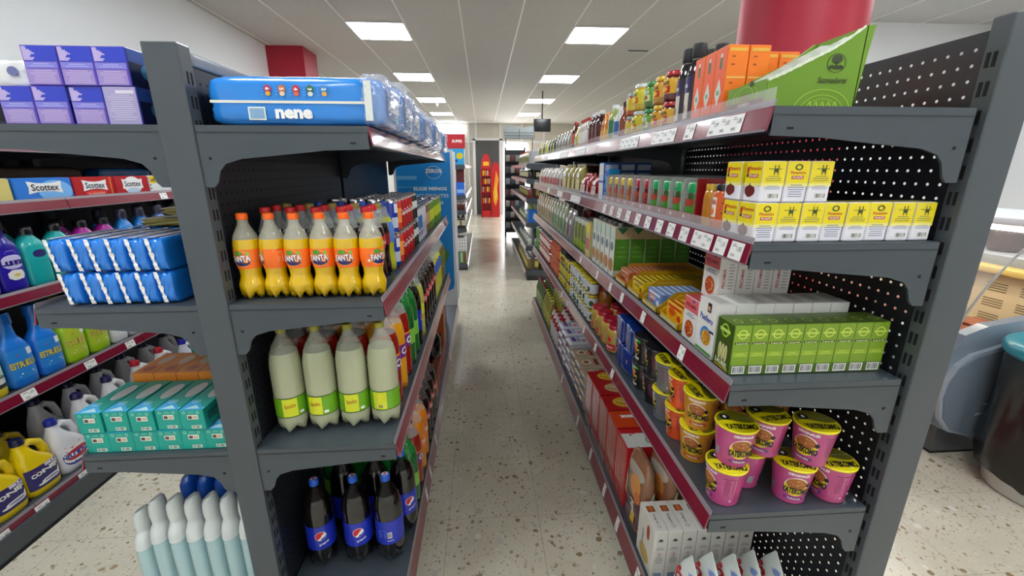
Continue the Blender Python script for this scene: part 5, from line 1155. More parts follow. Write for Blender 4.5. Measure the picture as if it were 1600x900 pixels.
# teal and orange cartons
def teal(m, F, Rt, Lt, T):
    for f in (F,):
        m.rect(f, -.012, .016, .032, .046, P('#e6e6d8'), .0005); m.rect(f, -.010, .0, .034, .043, P('#5a3a3a'), .0008); m.rect(f, .002, .014, .034, .043, P('#c8b8a0'), .0008)
        m.ell(f, -.019, .053, .004, .004, P('#bfe4dc'), .0005, 10, inner=.7); m.ell(f, .017, .053, .004, .004, P('#bfe4dc'), .0005, 10, inner=.7); m.lines(f, 0, .0535, .018, .006, 2, P('#8ad0c4'), .0005); m.barcode(f, .007, .009, .026, .01, .0006, bg=P('#d8e8d8'))
    m.rect(T, -.03, .03, -.119, -.1, P('#5ac8e8'), .0004); m.poly(T, [(-.03, -.119), (.03, -.119), (.005, -.07), (-.03, -.04)], P('#3aa8dc'), .0005); m.poly(T, [(-.02, -.112), (.02, -.112), (0, -.085)], P('#bfe6ee'), .0009)
    m.ell(T, .012, .03, .018, .06, P('#c9cfcc'), .0006, 18, 2); m.lines(T, -.01, -.06, .025, .03, 4, P('#bfeef0'), .0009)
    m.rect(Rt, -.1, .1, .02, .045, P('#0a6a60'), .0004); m.lines(Rt, 0, .032, .12, .02, 3, P('#3ab0a0'), .0007)
te = boxprod('tissue_box', .062, .24, .0605, '#0f9c8c', teal)
for i in range(6): place(te, -1.062+.0625*i, 1.152, LZ[2], 0, 'teal tissue box, lower layer, %s from the left' % ORD[i], 'tissue box', 'teal tissue boxes', scale=(1, .73, 1))
0 and place(te, -.719+-.0, 1.19+.0, LZ[2], 0, 'teal tissue box, lower layer, rightmost against the upright', 'tissue box', 'teal tissue boxes')
for i in range(5): place(te, -1.066+.0655*i+(.003 if i > 1 else 0), 1.150+.004*(i % 2), LZ[2]+.0625, 0, 'teal tissue box, upper layer, %s from the left' % ORD[i], 'tissue box', 'teal tissue boxes', scale=(1, .73, 1))
def orng(m, F, Rt, Lt, T):
    for x in (-.02, 0, .02): m.ell(F, x, .03, .006, .006, P('#f0a850'), .0005, 10, inner=.6)
    m.rect(F, -.03, .03, .001, .012, P('#c05a14'), .0004); m.ell(T, .008, .03, .016, .055, P('#c9b090'), .0005, 16, 2); m.ell(T, 0, -.07, .016, .03, P('#b8623a'), .0006, 16, 2); m.rect(T, -.031, -.026, -.1, .1, P('#e89a3a'), .0005)
og = boxprod('tissue_box', .064, .24, .072, '#d98430', orng)
for l in range(2):
    for i in range(5): place(og, -1.058+.0655*i, 1.325, LZ[2]+.0735*l, 0, 'orange tissue box behind the teal ones, %s layer, %s from left' % (('lower', 'upper')[l], ORD[i]), 'tissue box', 'orange tissue boxes', scale=(1, .63, 1))
for l in range(2):
    for i in []: place(og, -1.055+.0655*i, 1.68, LZ[2]+.0735*l, 0, 'orange tissue box, second row back, %s layer, %s from left' % (('lower', 'upper')[l], ORD[i]), 'tissue box', 'orange tissue boxes')
for l in range(3):
    for i in range(3): place(te, -.985+.0655*i, 1.5, LZ[2]+.0625*l, 0, 'teal tissue box behind the orange boxes, %s layer up, %s from left' % (ORD[l], ORD[i]), 'tissue box', 'teal tissue boxes', scale=(1, .73, 1))
for i in []: place(te, -.97+.068*i, 1.69, LZ[2], 0, 'teal tissue box underneath at the back, %s from the left' % ORD[i], 'tissue box', 'teal tissue boxes')
# tall pale blue bottles on the base shelf
def pale(blue):
    rings = [(0, .021, .038, 2.6), (.01, .0235, .042, 2.6), (.12, .0235, .042, 2.6), (.2, .0235, .041, 2.5), (.245, .0225, .038, 2.4), (.262, .019, .03, 2.3)]
    Lf = Loft(rings); b = MB(); Lf.build(b, 'pale_blue_liquid', 18)
    n = MB(); Ln = Loft([(.215, .0238, .0418, 2.5), (.245, .0232, .039, 2.4), (.262, .0195, .031, 2.3), (.272, .0165, .026, 2.2), (.285, .0175, .027, 2.2), (.31, .0185, .028, 2.2), (.335, .017, .025, 2.2), (.345, .012, .018, 2.2)])
    Ln.build(n, 'frosted_white_plastic', 18)
    if blue:
        k = MB(); Lc = Loft([(.30, .0205, .03, 2.3), (.31, .0235, .034, 2.4), (.36, .022, .033, 2.3), (.378, .015, .022, 2.2)]); Lc.build(k, P('#0b4fae', .3, .3), 16)
        k.v = [(x, y, z+x*.5) for x, y, z in k.v]
        return Prod('cleaner_bottle', [('bottle', b), ('neck', n), ('cap', k)], .38)
    n.v = [(x, y, z+(x*.5 if z > .3 else 0)) for x, y, z in n.v]
    return Prod('cleaner_bottle', [('bottle', b), ('neck', n)], .35)
mat('pale_blue_liquid', '#a9c8cc', .15, coat=.6); mat('frosted_white_plastic', '#d2d8d6', .35)
pl, plb = pale(False), pale(True)
for i in range(7): place(pl, -1.055+.0515*i, 1.12+.0*i, LZ[3]+(-.0 if i else 0), 0, 'pale blue cleaner bottle with frosted neck, front row, %s from the left' % ORD[i], 'bottle', 'pale blue cleaner bottles', scale=(1, 1, .92 if i == 0 else 1.03))
for i in range(4): place(plb, -.968+.0525*i, 1.215, LZ[3], 0, 'pale cleaner bottle with blue cap, second row, %s from the left' % ORD[i], 'bottle', 'blue capped cleaner bottles', scale=(1, 1, .955))
rc_ = MB(); Loft([(0, .03, .04), (.2, .03, .04), (.25, .015, .015), (.3, .014, .014)]).build(rc_, 'frosted_white_plastic', 14); rk_ = MB(); Loft([(.3, .03, .022), (.33, .035, .025), (.36, .03, .022), (.372, .012, .012)]).build(rk_, P('#a8182c', .3, .3), 14)
for i in range(2): place(Prod('spray_bottle', [('bottle', rc_), ('nozzle', rk_)]), -.86+.075*i, 1.33, LZ[3]+.0, 0, 'spray bottle with dark red top behind blue caps, %s from left' % ORD[i], 'bottle', 'red topped spray bottles', scale=(1, 1, 1.02))

# ------------------------------------------------------------------ wall shelving goods
V1, V2, V3, V4, V5 = WZ
def tiss(c, c2, kind=0):
    def a(m, F, Rt, Lt, T):
        m.rect(F, -.11, .11, .002, .098, P(c, .3, .3), .0003)
        if kind == 0: m.ell(F, .04, .04, .07, .05, P(c2), .0005, 20, 2)
        if kind == 1: m.rect(F, .09, .095, .0, .1, P('#e8a03a'), .0006); m.text('La suavidad', F, .0, .018, .009, P('#e8c8c0'), w=.09, l=.0009); m.ell(F, 0, .02, .06, .012, P(c2), .0005, 16, 1)
        if kind == 2: m.ell(F, 0, .05, .06, .048, WHITE, .0006, 22, 2); m.ell(F, 0, .02, .045, .015, P('#b8d0e0'), .0009, 16, 1)
        if kind < 3:
            w2, h2 = .068, .028
            pts = [(-w2, .058-h2), (-w2*.5, .058-h2*.72), (0, .058-h2*.62), (w2*.5, .058-h2*.72), (w2, .058-h2), (w2*.93, .058), (w2, .058+h2), (w2*.5, .058+h2*.72), (0, .058+h2*.62), (-w2*.5, .058+h2*.72), (-w2, .058+h2), (-w2*.93, .058)]
            m.add([F(x, y, .0012) for x, y in pts]+[F(0, .058, .0012)], [(12, i, (i+1) % 12) for i in range(12)], WHITE)
            m.text('Scottex', F, 0, .058, .03, P('#23263a'), w=.108, bold=.02, l=.0018)
        if kind == 3:
            for i in range(9): m.poly(F, [(-.1+.025*i, .004), (-.085+.025*i, .004), (-.0925+.025*i, .014)], BLACK, .0006)
            for i in range(4): m.poly(F, [(-.11, .02+.02*i), (-.1, .025+.02*i), (-.11, .032+.02*i)], BLACK, .0006); m.poly(F, [(.11, .02+.02*i), (.1, .025+.02*i), (.11, .032+.02*i)], BLACK, .0006)
            m.rect(F, -.06, .06, .03, .085, P('#d8e0e4'), .0006); m.lines(F, 0, .06, .1, .05, 6, P('#8a8f98'), .0009)
            m.rect(F, -.108, -.07, .055, .098, P('#e8c81a'), .001); m.text('x2', F, -.089, .077, .02, BLACK, w=.026, bold=.03, l=.0014)
    return boxprod('tissue_box', .225, .11, .1, c, a, r=.004)
for i, (y, c, c2, k, d) in enumerate([(1.84, '#d8c878', '#e8dca0', 4, 'gold'), (2.135, '#2a7ad8', '#7ab8f0', 0, 'blue'), (2.395, '#b81c24', '#e04a3a', 1, 'red')]):
    place(tiss(c, c2, k), -2.07, y, V2, PI/2, '%s tissue box on the wall shelf beside the other tissue boxes' % d, 'tissue box', scale=((1.33, 1.18, 1.05)[i], 1, 1))
place(tiss('#b3202a', '#e04a3a', 2), -2.07, 2.64, V2, PI/2, 'red tissue box with a round white emblem on the wall shelf', 'tissue box', scale=(1.08, 1, 1))
place(tiss('#e4e6e4', '#ffffff', 3), -2.07, 2.915, V2, PI/2, 'white tissue box with black triangle border and yellow sticker', 'tissue box', scale=(1.3, 1, 1))
bt = MB(); pillow(.3, .12, .075, .02, mat('blue_wipes_film', '#2b74b8', .2, coat=.5), bt, .02, 7); bt.lines(plane((0, -.06, 0), (1, 0, 0), (0, 0, 1)), 0, .03, .12, .03, 3, WHITE, .002)
place(Prod('napkin_pack', [('pack', bt)]), -2.32, 2.95, V2+.001, PI/2, 'blue napkin pack behind the tissue boxes on the wall shelf', 'pack', scale=(1.3, 1, 1.9))
bt2 = MB(); pillow(.5, .16, .15, .03, mat('brown_bag_film', '#5a4434', .4, noise=.15), bt2, .02, 7); place(Prod('napkin_pack', [('pack', bt2)]), -2.36, 2.42, V2+.001, PI/2, 'brown pack in the dark at the back of the wall shelf', 'pack')
# detergent bottles
def deter(name, w_, d, h, c, capc, lab=None, art=None, lz=(.1, .6), neckr=.022, caph=.045, shoulder=.78, capw=1.0):
    Lf = Loft([(0, w_*.42, d*.42, 3), (h*.03, w_*.48, d*.48, 3), (h*.1, w_*.5, d*.5, 2.8), (h*.5, w_*.5, d*.5, 2.8), (h*(shoulder-.08), w_*.49, d*.48, 2.6), (h*shoulder, w_*.42, d*.42, 2.4), (h*(shoulder+.1), w_*.27, d*.3, 2.2), (h*.97, neckr, neckr), (h, neckr, neckr)])
    b = MB(); Lf.build(b, P(c, .28, .4), 22)
    k = MB(); r = neckr*1.25*capw; Loft([(h-.004, r), (h+caph*.8, r*.96), (h+caph, r*.85)], 2).build(k, P(capc, .3, .3), 16)
    parts = [('bottle', b), ('cap', k)]
    if lab:
        q = MB(); a = w_*.40/((w_+d)/4); Lf.build(q, P(lab, .3, .3), 24, z0=h*lz[0], z1=h*lz[1], l=.0007, th=(-a, a))
        if art: art(q, Lf.M(), h, w_)
        parts.append(('label', q))
    return Prod(name, parts, h)
def luna(q, M, h, w_):
    q.ell(M, 0, h*.48, w_*.3, h*.11, P('#c9c4e8'), .0012, 18, 3); q.text('Luna', M, 0, h*.48, .03, P('#2a1c7a'), w=.075, bold=.05, l=.002)
    for k in range(7): q.ell(M, .012*math.cos(k*.9), h*.27+.012*math.sin(k*.9), .011, .011, P('#e8e4dc'), .0014+.0001*k, 10, 2)
    q.ell(M, 0, h*.27, .006, .006, P('#d8c050'), .0026, 8, 1); q.lines(M, 0, h*.64, .03, .015, 2, P('#8a84d0'), .0012)
lu = deter('softener_bottle', .11, .07, .27, '#1f1690', '#15151c', '#2a1ca0', luna, (.06, .68))  # near-black caps, here and on teal and magenta gels, paint in shelf shade
mta = deter('gel_bottle', .112, .08, .235, '#1aa8a6', '#15151c', '#24b0ae', lambda q, M, h, w_: q.ell(M, 0, h*.62, .02, .017, P('#2a2c6a'), .0014, 16, 2), (.5, .72), shoulder=.84, caph=.03)
mmg = deter('gel_bottle', .112, .08, .235, '#a01a8c', '#15151c', '#a81c94', lambda q, M, h, w_: q.ell(M, 0, h*.62, .018, .015, P('#3a1a5a'), .0014, 16, 2), (.5, .72), shoulder=.84, caph=.03)
mbl = deter('gel_bottle', .1, .07, .25, '#1a7ed0', '#3a3c58', shoulder=.84); mpb = deter('gel_bottle', .12, .08, .25, '#7a9ae0', '#4a4c68', shoulder=.84); mgn = deter('gel_bottle', .1, .07, .24, '#2aa080', '#0c4a30', shoulder=.84)
seq = [(1.80, lu, 'violet softener bottle'), (1.915, lu, 'violet softener bottle with flower label'), (2.03, mta, 'teal gel bottle'), (2.16, mta, 'teal gel bottle behind the first teal one'), (2.30, mmg, 'magenta gel bottle'), (2.43, mmg, 'magenta gel bottle further along'), (2.56, mbl, 'bright blue gel bottle'), (2.69, mbl, 'bright blue gel bottle further along'), (2.84, mpb, 'periwinkle blue wide bottle'), (3.0, mgn, 'green gel bottle'), (3.13, mgn, 'green gel bottle furthest along')]
for y, p_, d in seq: place(p_, -2.06, y, V3, PI/2, d+' on the middle wall shelf', 'bottle')
for y, p_, d in seq[::2]: place(p_, -2.2, y+.03, V3, PI/2, d+', second row of the middle wall shelf', 'bottle')
def estr(q, M, h, w_):
    q.poly(M, [(-w_*.36, h*.58), (w_*.12, h*.58), (-w_*.1, h*.5)], P('#c01c34'), .0016); q.text('ESTRELLA', M, 0, h*.36, .03, P('#8a7a1a'), w=.092, bold=.06, l=.0016); q.text('ESTRELLA', M, 0, h*.363, .028, P('#e4d46a'), w=.088, bold=.02, l=.002); q.lines(M, 0, h*.2, .05, .02, 2, WHITE, .0016); q.rect(M, w_*.1, w_*.38, h*.48, h*.58, P('#e8eef2'), .0012, nu=4)
be = deter('bleach_bottle', .115, .08, .29, '#1c78d8', '#1668c0', '#2a8ae0', estr, (.14, .6), shoulder=.68, neckr=.024)
ge = deter('bleach_bottle', .115, .08, .29, '#a6d41c', '#c8e040', '#b8cf3a', estr, (.14, .6), shoulder=.68, neckr=.024)
ye = deter('bleach_bottle', .115, .08, .29, '#e4cc10', '#d8c010', '#dfe4e0', lambda q, M, h, w_: (q.ell(M, 0, h*.4, .04, .035, P('#b8d4d0'), .0012, 16, 3), q.text('Volvone'[:0] or 'limpia', M, 0, h*.3, .02, P('#1a2a1a'), w=.07, shear=.2, l=.0018), q.rect(M, -.045, .045, h*.14, h*.2, P('#2a3030'), .0014, nu=6)), (.14, .6), shoulder=.68, neckr=.024)
def wr_(q, M, h, w_): q.ell(M, 0, h*.36, .035, .03, P('#23408a'), .0012, 16, 3); q.ell(M, .004, h*.38, .034, .026, WHITE, .0015, 16, 3); q.ell(M, .004, h*.37, .03, .015, P('#c82030'), .0018, 16, 3); q.text('NEUTREX', M, 0, h*.36, .014, P('#23408a'), w=.07, bold=.05, rot=.3, l=.0024); q.poly(M, [(-.03, h*.58), (.01, h*.58), (-.01, h*.52)], P('#c01c34'), .0014)
we = deter('bleach_bottle', .105, .08, .27, '#dfe0e2', '#c8c8cc', '#e8e8ea', wr_, (.14, .62), shoulder=.68, neckr=.024)
gr_ = deter('bleach_bottle', .105, .08, .24, '#1a8a4a', '#0c6a34', '#e0e8e0', None, (.3, .6), shoulder=.7)
for y, p_, d in [(1.70, ye, 'yellow floor cleaner bottle with grey label'), (1.83, be, 'blue bleach bottle with yellow lettering, nearer one'), (1.957, be, 'blue bleach bottle with yellow lettering, farther one'), (2.083, ge, 'lime green bleach bottle, nearer one'), (2.21, ge, 'lime green bleach bottle, farther one'), (2.332, we, 'white bleach bottle with red and blue emblem'), (2.447, we, 'white bleach bottle, second with red emblem'), (2.565, gr_, 'green cleaner bottle'), (2.69, gr_, 'green cleaner bottle further along')]:
    place(p_, -2.06, y, V4, PI/2, d+' on the wall shelf', 'bottle')
# jugs with handles
def jugp(c, capc, lab, art, h=.25, w_=.14, d=.1):
    Lf = Loft([(0, w_*.44, d*.44, 3), (.01, w_*.49, d*.49, 3), (h*.2, w_*.5, d*.5, 2.9), (h*.5, w_*.5, d*.5, 2.9), (h*.62, w_*.42, d*.46, 2.6, 0, -w_*.07), (h*.75, w_*.27, d*.4, 2.3, 0, -w_*.16), (h*.9, w_*.17, d*.24, 2.1, 0, -w_*.2), (h, .02, .02, 2, 0, -w_*.2)])
    b = MB(); Lf.build(b, P(c, .3, .35), 24)
    hx = -w_*.2
    b.tube([(hx+.008, 0, h*.9), (hx+w_*.28, 0, h*.93), (hx+w_*.52, 0, h*.85), (hx+w_*.62, 0, h*.7), (hx+w_*.6, 0, h*.5)], [.014, .0155, .016, .016, .02], P(c, .3, .35), 12)
    k = MB(); Lk = Loft([(h-.004, .023), (h+.018, .022), (h+.024, .018)], 1); Lk.build(k, P(capc, .35), 16); k.v = [(x+hx, y, z) for x, y, z in k.v]
    q = MB(); Lf.build(q, P(lab, .3, .3), 24, z0=h*.13, z1=h*.53, l=.0008, th=(-1.15, 1.15)); art(q, Lf.M(), h)
    return Prod('bleach_jug', [('jug', b), ('cap', k), ('label', q)], h)
def conejo(q, M, h):
    q.text('CONEJO', M, .002, h*.4, .025, WHITE, w=.095, bold=.05, rot=.12, l=.002); q.rect(M, .0, .066, h*.47, h*.53, P('#d8d4e4'), .0012, nu=6); q.poly(M, [(-.06, h*.53), (.0, h*.53), (-.03, h*.46)], P('#b8243a'), .0018)
    q.ell(M, .012, h*.23, .03, .011, WHITE, .002, 14, 2); q.ell(M, .038, h*.28, .009, .007, WHITE, .0022, 10, 1); q.ell(M, -.014, h*.2, .018, .005, WHITE, .0022, 10, 1); q.ell(M, .04, h*.315, .004, .008, WHITE, .0024, 8, 1); q.ell(M, .01, h*.23, .02, .005, P('#8a84b8'), .0024, 10, 1)
def neut(q, M, h):
    q.ell(M, 0, h*.3, .052, .042, P('#2a3c9a'), .0012, 20, 3); q.ell(M, 0, h*.33, .054, .038, WHITE, .0015, 20, 3); q.ell(M, .004, h*.33, .046, .026, P('#c42434'), .0019, 20, 3); q.rect(M, -.055, .055, h*.29, h*.37, WHITE, .0022, nu=8); q.text('NEUTREX', M, 0, h*.33, .021, P('#2a3c9a'), w=.104, bold=.05, rot=.0, l=.0027); q.poly(M, [(-.035, h*.53), (.02, h*.53), (-.008, h*.46)], P('#c42434'), .002)
jy = jugp('#e6c80c', '#15163a', '#1c1668', conejo); jw = jugp('#dcdde2', '#1c2a8a', '#e4e4ea', neut); jp = jugp('#d4d4d6', '#1c1c4a', '#d9dadc', lambda q, M, h: (q.rect(M, -.05, .05, h*.2, h*.45, P('#b8c8d8'), .001, nu=6), q.poly(M, [(-.03, h*.42), (0, h*.52), (.03, h*.42)], P('#e0c020'), .0016)), .30)
for y, p_, d in [(1.415, jy, 'yellow jug with dark blue label, nearest the camera'), (1.56, jy, 'yellow jug with dark blue label, second along'), (1.705, jy, 'yellow jug with dark blue label, next to the white jug'), (1.85, jw, 'white jug with red and blue label')]:
    place(p_, -1.995, y, V5, PI/2, d+' on the bottom wall shelf', 'jug')
place(jp, -2.0, 2.0, V5, PI/2, 'tall plain white jug with handle on the bottom wall shelf', 'jug')
place(jp, -2.0, 2.17, V5, PI/2, 'tall plain white jug further along the bottom wall shelf', 'jug')
for i, y in enumerate((1.6, 1.76)): place(jy, -2.14, y, V5, PI/2, 'yellow jug in the second row, %s along' % ORD[i], 'jug', 'yellow jugs in the second row')
for i in range(6): place(jp, -2.16 if i > 1 else -2.15, 1.95+.17*i, V5, PI/2, 'white jug in the second row, %s along' % ORD[i], 'jug', 'white jugs in the second row')
jr = jugp('#d6d6d8', '#a81c28', '#d9dadc', lambda q, M, h: q.rect(M, -.05, .05, h*.2, h*.45, P('#c8d0d8'), .001, nu=6), .30)
for i, y in enumerate((2.36, 2.54)): place(jr, -2.0, y, V5, PI/2, 'white jug with red cap, %s along' % ORD[i], 'jug', 'white jugs with red caps')
jn = jugp('#c8c8d4', '#1a1c90', '#2a3ca0', lambda q, M, h: None, .27)
for i, y in enumerate((2.74, 2.92)): place(jn, -2.0, y, V5, PI/2, 'grey jug with navy cap, %s along' % ORD[i], 'jug', 'grey jugs with navy caps')
# ------------------------------------------------------------------ blue display stand beyond the drinks
bl = P('#0f86cf', .45); wt_ = P('#dfe3e6', .5)
t = thing('display_stand', (-.428, 3.2, LZ[3]+.276), 'tall blue cardboard display stand with white lettering beyond the drinks', 'display stand')
m = MB(); m.box(-.21, .21, 0, .34, 0, 1.16, wt_); part('body', m, t)
m = MB(); m.box(-.213, .213, -.012, -.001, 0, 1.165, wt_); m.prism([(-.195, .12), (.15, .12), (.185, .135), (.195, .17), (.195, 1.15), (-.195, 1.15)], bl, 'y', -.014, -.012); F = plane((0, -.014, 0), (1, 0, 0), (0, 0, 1))
m.text('ELIGE MENOS', F, .045, .895, .024, WHITE, w=.24, bold=.03); m.text('INGREDIENTES', F, .045, .845, .024, WHITE, w=.26, bold=.0); m.text('MALOS', F, .08, .795, .022, WHITE, w=.11, bold=.0)
m.text('ZERO%', F, .075, 1.02, .028, WHITE, w=.12, bold=.03); m.ell(F, .075, 1.01, .055, .045, WHITE, .0004, 24, inner=.95); m.rect(F, -.19, -.05, .96, .985, P('#6fb4e0'), .0004); m.rect(F, -.19, -.03, .9, .912, P('#4fa0d8'), .0004)
m.text('CUIDA', F, .07, 1.12, .028, WHITE, w=.16, bold=.03)
for k in range(7): a = 1.1+.35*k; m.poly(F, [(.12, .3), (.12+.13*math.cos(a)*.5-.01, .3+.13*math.sin(a)), (.12+.17*math.cos(a)*.4, .3+.19*math.sin(a)*.9), (.12+.13*math.cos(a)*.5+.015, .3+.12*math.sin(a))], P(('#3f7a3a', '#5a7a2a', '#8a7a3a')[k % 3]), .0005+.0002*k)
part('front_panel', m, t)

# ------------------------------------------------------------------ far shelving
FG = P('#3a3d40', .4)
def farunit(label, x0, x1, y0, y1, zs, h, face, dark=True):
    t = thing('gondola_shelving', (0, 0, 0), label, 'shelving')
    xb = x1 if face == 'R' else x0; s = -1 if face == 'R' else 1
    m = MB(); m.box(min(xb, xb-s*.03), max(xb, xb-s*.03), y0, y1, 0, h, PANEL); part('back_panel', m, t)
    for yy in (y0, (y0+y1)/2, y1): m = MB(); m.box(min(xb, xb+s*.03), max(xb, xb+s*.03), yy-.02, yy+.02, 0, h, METALD); part('upright', m, t)
    xf = x0 if face == 'R' else x1
    for z in zs:
        m = MB(); m.box(min(xf, xb), max(xf, xb), y0, y1, z-.03, z, METAL); m.prism([(xb, z), (xf, z), (xf, z-.055), (xb, z-.11)], METAL, 'y', y0-.004, y0); sh = part('shelf', m, t)
        r = MB(); r.prism([(xf, z+.004), (xf-(.012 if face == 'R' else -.012), z-.045), (xf, z-.045)], P('#b9a2a6', .25, .5), 'y', y0, y1); part('price_rail', r, sh)
    m = MB(); m.box(x0+.02, x1, y0, y1, 0, zs[-1]-.03, PLINTH); part('plinth', m, t)
FR = (1.56, 1.37, 1.12, .8, .48, .14)
farunit('dark shelving of cans and bottles further down the right', .57, .98, 5.66, 8.6, FR, 1.8, 'R')
fc1 = can('food_can', .04, .12, '#2a2622', bandart((.03, .09, '#c9c09a', -.03, .03))); fc2 = can('food_can', .04, .13, '#6a1c1c', bandart((.04, .1, '#8a8a3a', -.03, .03))); fc3 = can('food_can', .035, .1, '#8a9a6a', bandart((.03, .07, '#d8d4b0', -.03, .03))); fc4 = can('food_can', .035, .1, '#b9c4b4', bandart((.02, .05, '#4a6a5a', -.03, .03)))
fc5 = can('food_can', .04, .17, '#7a6a3a', bandart((.04, .12, '#c8b85a', -.03, .03))); flt = tallb('#c8c0a8', '#b03a34', '#8a8a5a', .035, .17)
bbx = boxprod('food_box', .2, .3, .17, '#1a6ac0'); gbx2 = boxprod('storage_box', .3, .3, .17, '#a4a9ac', r=.01)
YF = [5.76+.11*i for i in range(12)]
XF = [.1, .2, .3]
def fgrid(p, z, ys, ds, desc, cat, grp, layers=1): grid(p, 'F', z, ys, ds, desc, cat, grp, layers=layers, xf=.63, rot=-PI/2)
place(gbx2, .78, 5.85, FR[0], -PI/2, 'grey plastic box at the near end of the far right shelving', 'box')
fgrid(flt, FR[0], [6.08+.11*i for i in range(11)], [0], 'pale bottle with red cap on far shelving', 'bottle', 'pale bottles on far shelving')
for p_, z_, d_, c_, g_ in ((fc1, FR[1], 'dark can with cream label facing the camera', 'can', 'dark cans at the far unit end'), (fc2, FR[2], 'red brown can facing the camera', 'can', 'red brown cans at the far unit end'), (fc4, FR[4], 'pale green can facing the camera', 'can', 'pale green cans at the far unit end'), (fc5, FR[5], 'olive brown can facing the camera', 'can', 'olive brown cans at the far unit end')):
    grid(p_, 'F', z_, [5.76], XF, d_, c_, g_, xf=.63, rot=0)
fgrid(fc1, FR[1], YF, [0], 'dark can with cream label', 'can', 'dark cans on far shelving')
fgrid(fc2, FR[2], YF, [0], 'red brown can', 'can', 'red brown cans on far shelving')
place(bbx, .76, 5.86, FR[3], -PI/2, 'bright blue box at the near end of the far right shelving', 'box')
fgrid(fc3, FR[3], [6.08+.1*i for i in range(10)], [0], 'green cream can', 'can', 'green cream cans on far shelving', 1)
fgrid(fc4, FR[4], YF, [0], 'pale green can', 'can', 'pale green cans on far shelving')
fgrid(fc5, FR[5], YF, [0], 'olive brown can', 'can', 'olive brown cans on far shelving')
for i, (z, d) in enumerate(((FR[3], 'blue box'), )): fgrid(fc3, z+.171, [5.76], [0, .08, .16], 'small can on top of the blue box', 'can', 'small cans on the blue box')
FL = (1.56, 1.13, .91, .64, .1)
farunit('dark shelving of mixed goods further down the left', -.66, -.255, 6.35, 9.6, FL, 1.9, 'L')
m = MB(); m.rbox(-.19, .19, -.012, .012, 0, .2, P('#c01c28', .4), .003, 1, False); m.text('SUPER', plane((0, -.0125, 0), (1, 0, 0), (0, 0, 1)), .08, .1, .04, WHITE, w=.15, bold=.04)
place(Prod('header_board', [('board', m)]), -.435, 6.41, FL[0]+.2215, 0, 'red header board above the far left shelving', 'header board')
hb = boxprod('snack_box', .17, .12, .22, '#2aa0d8', lambda m, F, Rt, Lt, T: (m.ell(F, .02, .12, .05, .045, P('#d8c01c'), .0006, 18, 2), m.ell(F, -.03, .05, .02, .02, P('#123a8a'), .0006, 12, 1)))
for i in range(2): place(hb, -.345-.18*i, 6.44, FL[0], 0, 'light blue box with yellow blob on far left shelving, %s from aisle' % ORD[i], 'box', 'light blue boxes')
mrn = boxprod('food_box', .12, .1, .25, '#6a1a24'); grid(mrn, 'F', FL[1]+.181, [6.5], [0, -.13, -.26], 'maroon box above the blue packs', 'box', 'maroon boxes', xf=-.33, rot=0, scale=(1, 1, .8))
blp = boxprod('drink_pack', .12, .1, .18, '#2a6ad0', lambda m, F, Rt, Lt, T: m.rect(F, -.05, .05, .03, .08, P('#8ab8f0'), .0005)); grid(blp, 'F', FL[1], [6.43, 6.56], [0, -.13, -.26], 'blue drink pack', 'pack', 'blue drink packs', xf=-.33, rot=0)
fj = jar('sauce_jar', .03, .1, '#5a1c14', '#c8c8c8'); grid(fj, 'F', FL[2], [6.42], [0, -.07, -.14, -.21], 'small dark red jar', 'jar', 'small dark red jars', xf=-.30, rot=0)
fb = tallb('#2a2418', '#2a2a2a', '#c8c0a0', .033, .2); grid(fb, 'F', FL[3], [6.43], [0, -.08, -.16, -.24], 'dark bottle with cream label', 'bottle', 'dark cream label bottles', xf=-.305, rot=0)
pat = boxprod('tea_box', .3, .3, .2, '#c9cac8', lambda m, F, Rt, Lt, T: [m.ell(F, -.13+.037*(i % 8), .02+.05*(i//8), .007, .012, P('#3a3c40'), .0006, 6, 1) for i in range(32)] and [m.ell(Rt, -.13+.037*(i % 8), .02+.05*(i//8), .007, .012, P('#3a3c40'), .0006, 6, 1) for i in range(32)])
grb = boxprod('tea_box', .3, .3, .19, '#4f7a44', lambda m, F, Rt, Lt, T: [m.rect(F, -.14+.05*i, -.11+.05*i, .02, .17, P(('#2a5a30', '#a8b898', '#7a3a2a')[i % 3]), .0006) for i in range(6)])
place(grb, -.42, 6.52, FL[4], 0, 'green box at the bottom of the far left shelving', 'box'); place(pat, -.42, 6.52, FL[4]+.192, 0, 'white box with dark speckles on the green box', 'box')
# things further down the aisle
m = MB(); sx_ = [(-.26, 0), (.26, 0), (.26, .2), (.2, .215), (.1, .19), (0, .195), (-.1, .22), (-.2, .235), (-.26, .225)]
m.prism(sx_, P('#b4bdbc', .4), 'y', -.006, .006)
fr = MB()
for z in (-.0, .05, .1): fr.tube([(-.27, -.02, z), (.27, -.02, z)], .004, P('#4a4c4e'), 6)
for x in (-.27, 0, .27): fr.tube([(x, -.02, -.0), (x, -.02, .16)], .004, P('#4a4c4e'), 6)
for x in (-.24, .24): fr.tube([(x, 0, -.21), (x, 0, .02)], .008, P('#2a2c2e'), 6)
sgn = Prod('header_sign', [('board', m), ('wire_frame', fr)]); place(sgn, .665, 7.95, 2.02, 0, 'grey wavy header sign in a wire frame above far shelving', 'sign')
m = MB(); m.rbox(-.17, .17, -.02, .02, 0, .24, P('#1a1c1e', .3), .008); a = MB(); a.tube([(0, 0, .24), (0, 0, .75)], .012, P('#3a3c3e'), 8)
place(Prod('monitor', [('screen', m), ('ceiling_pole', a)]), 1.2, 8.9, 2.05+.165-.0, 0, 'black hanging monitor above the far right shelving', 'monitor')
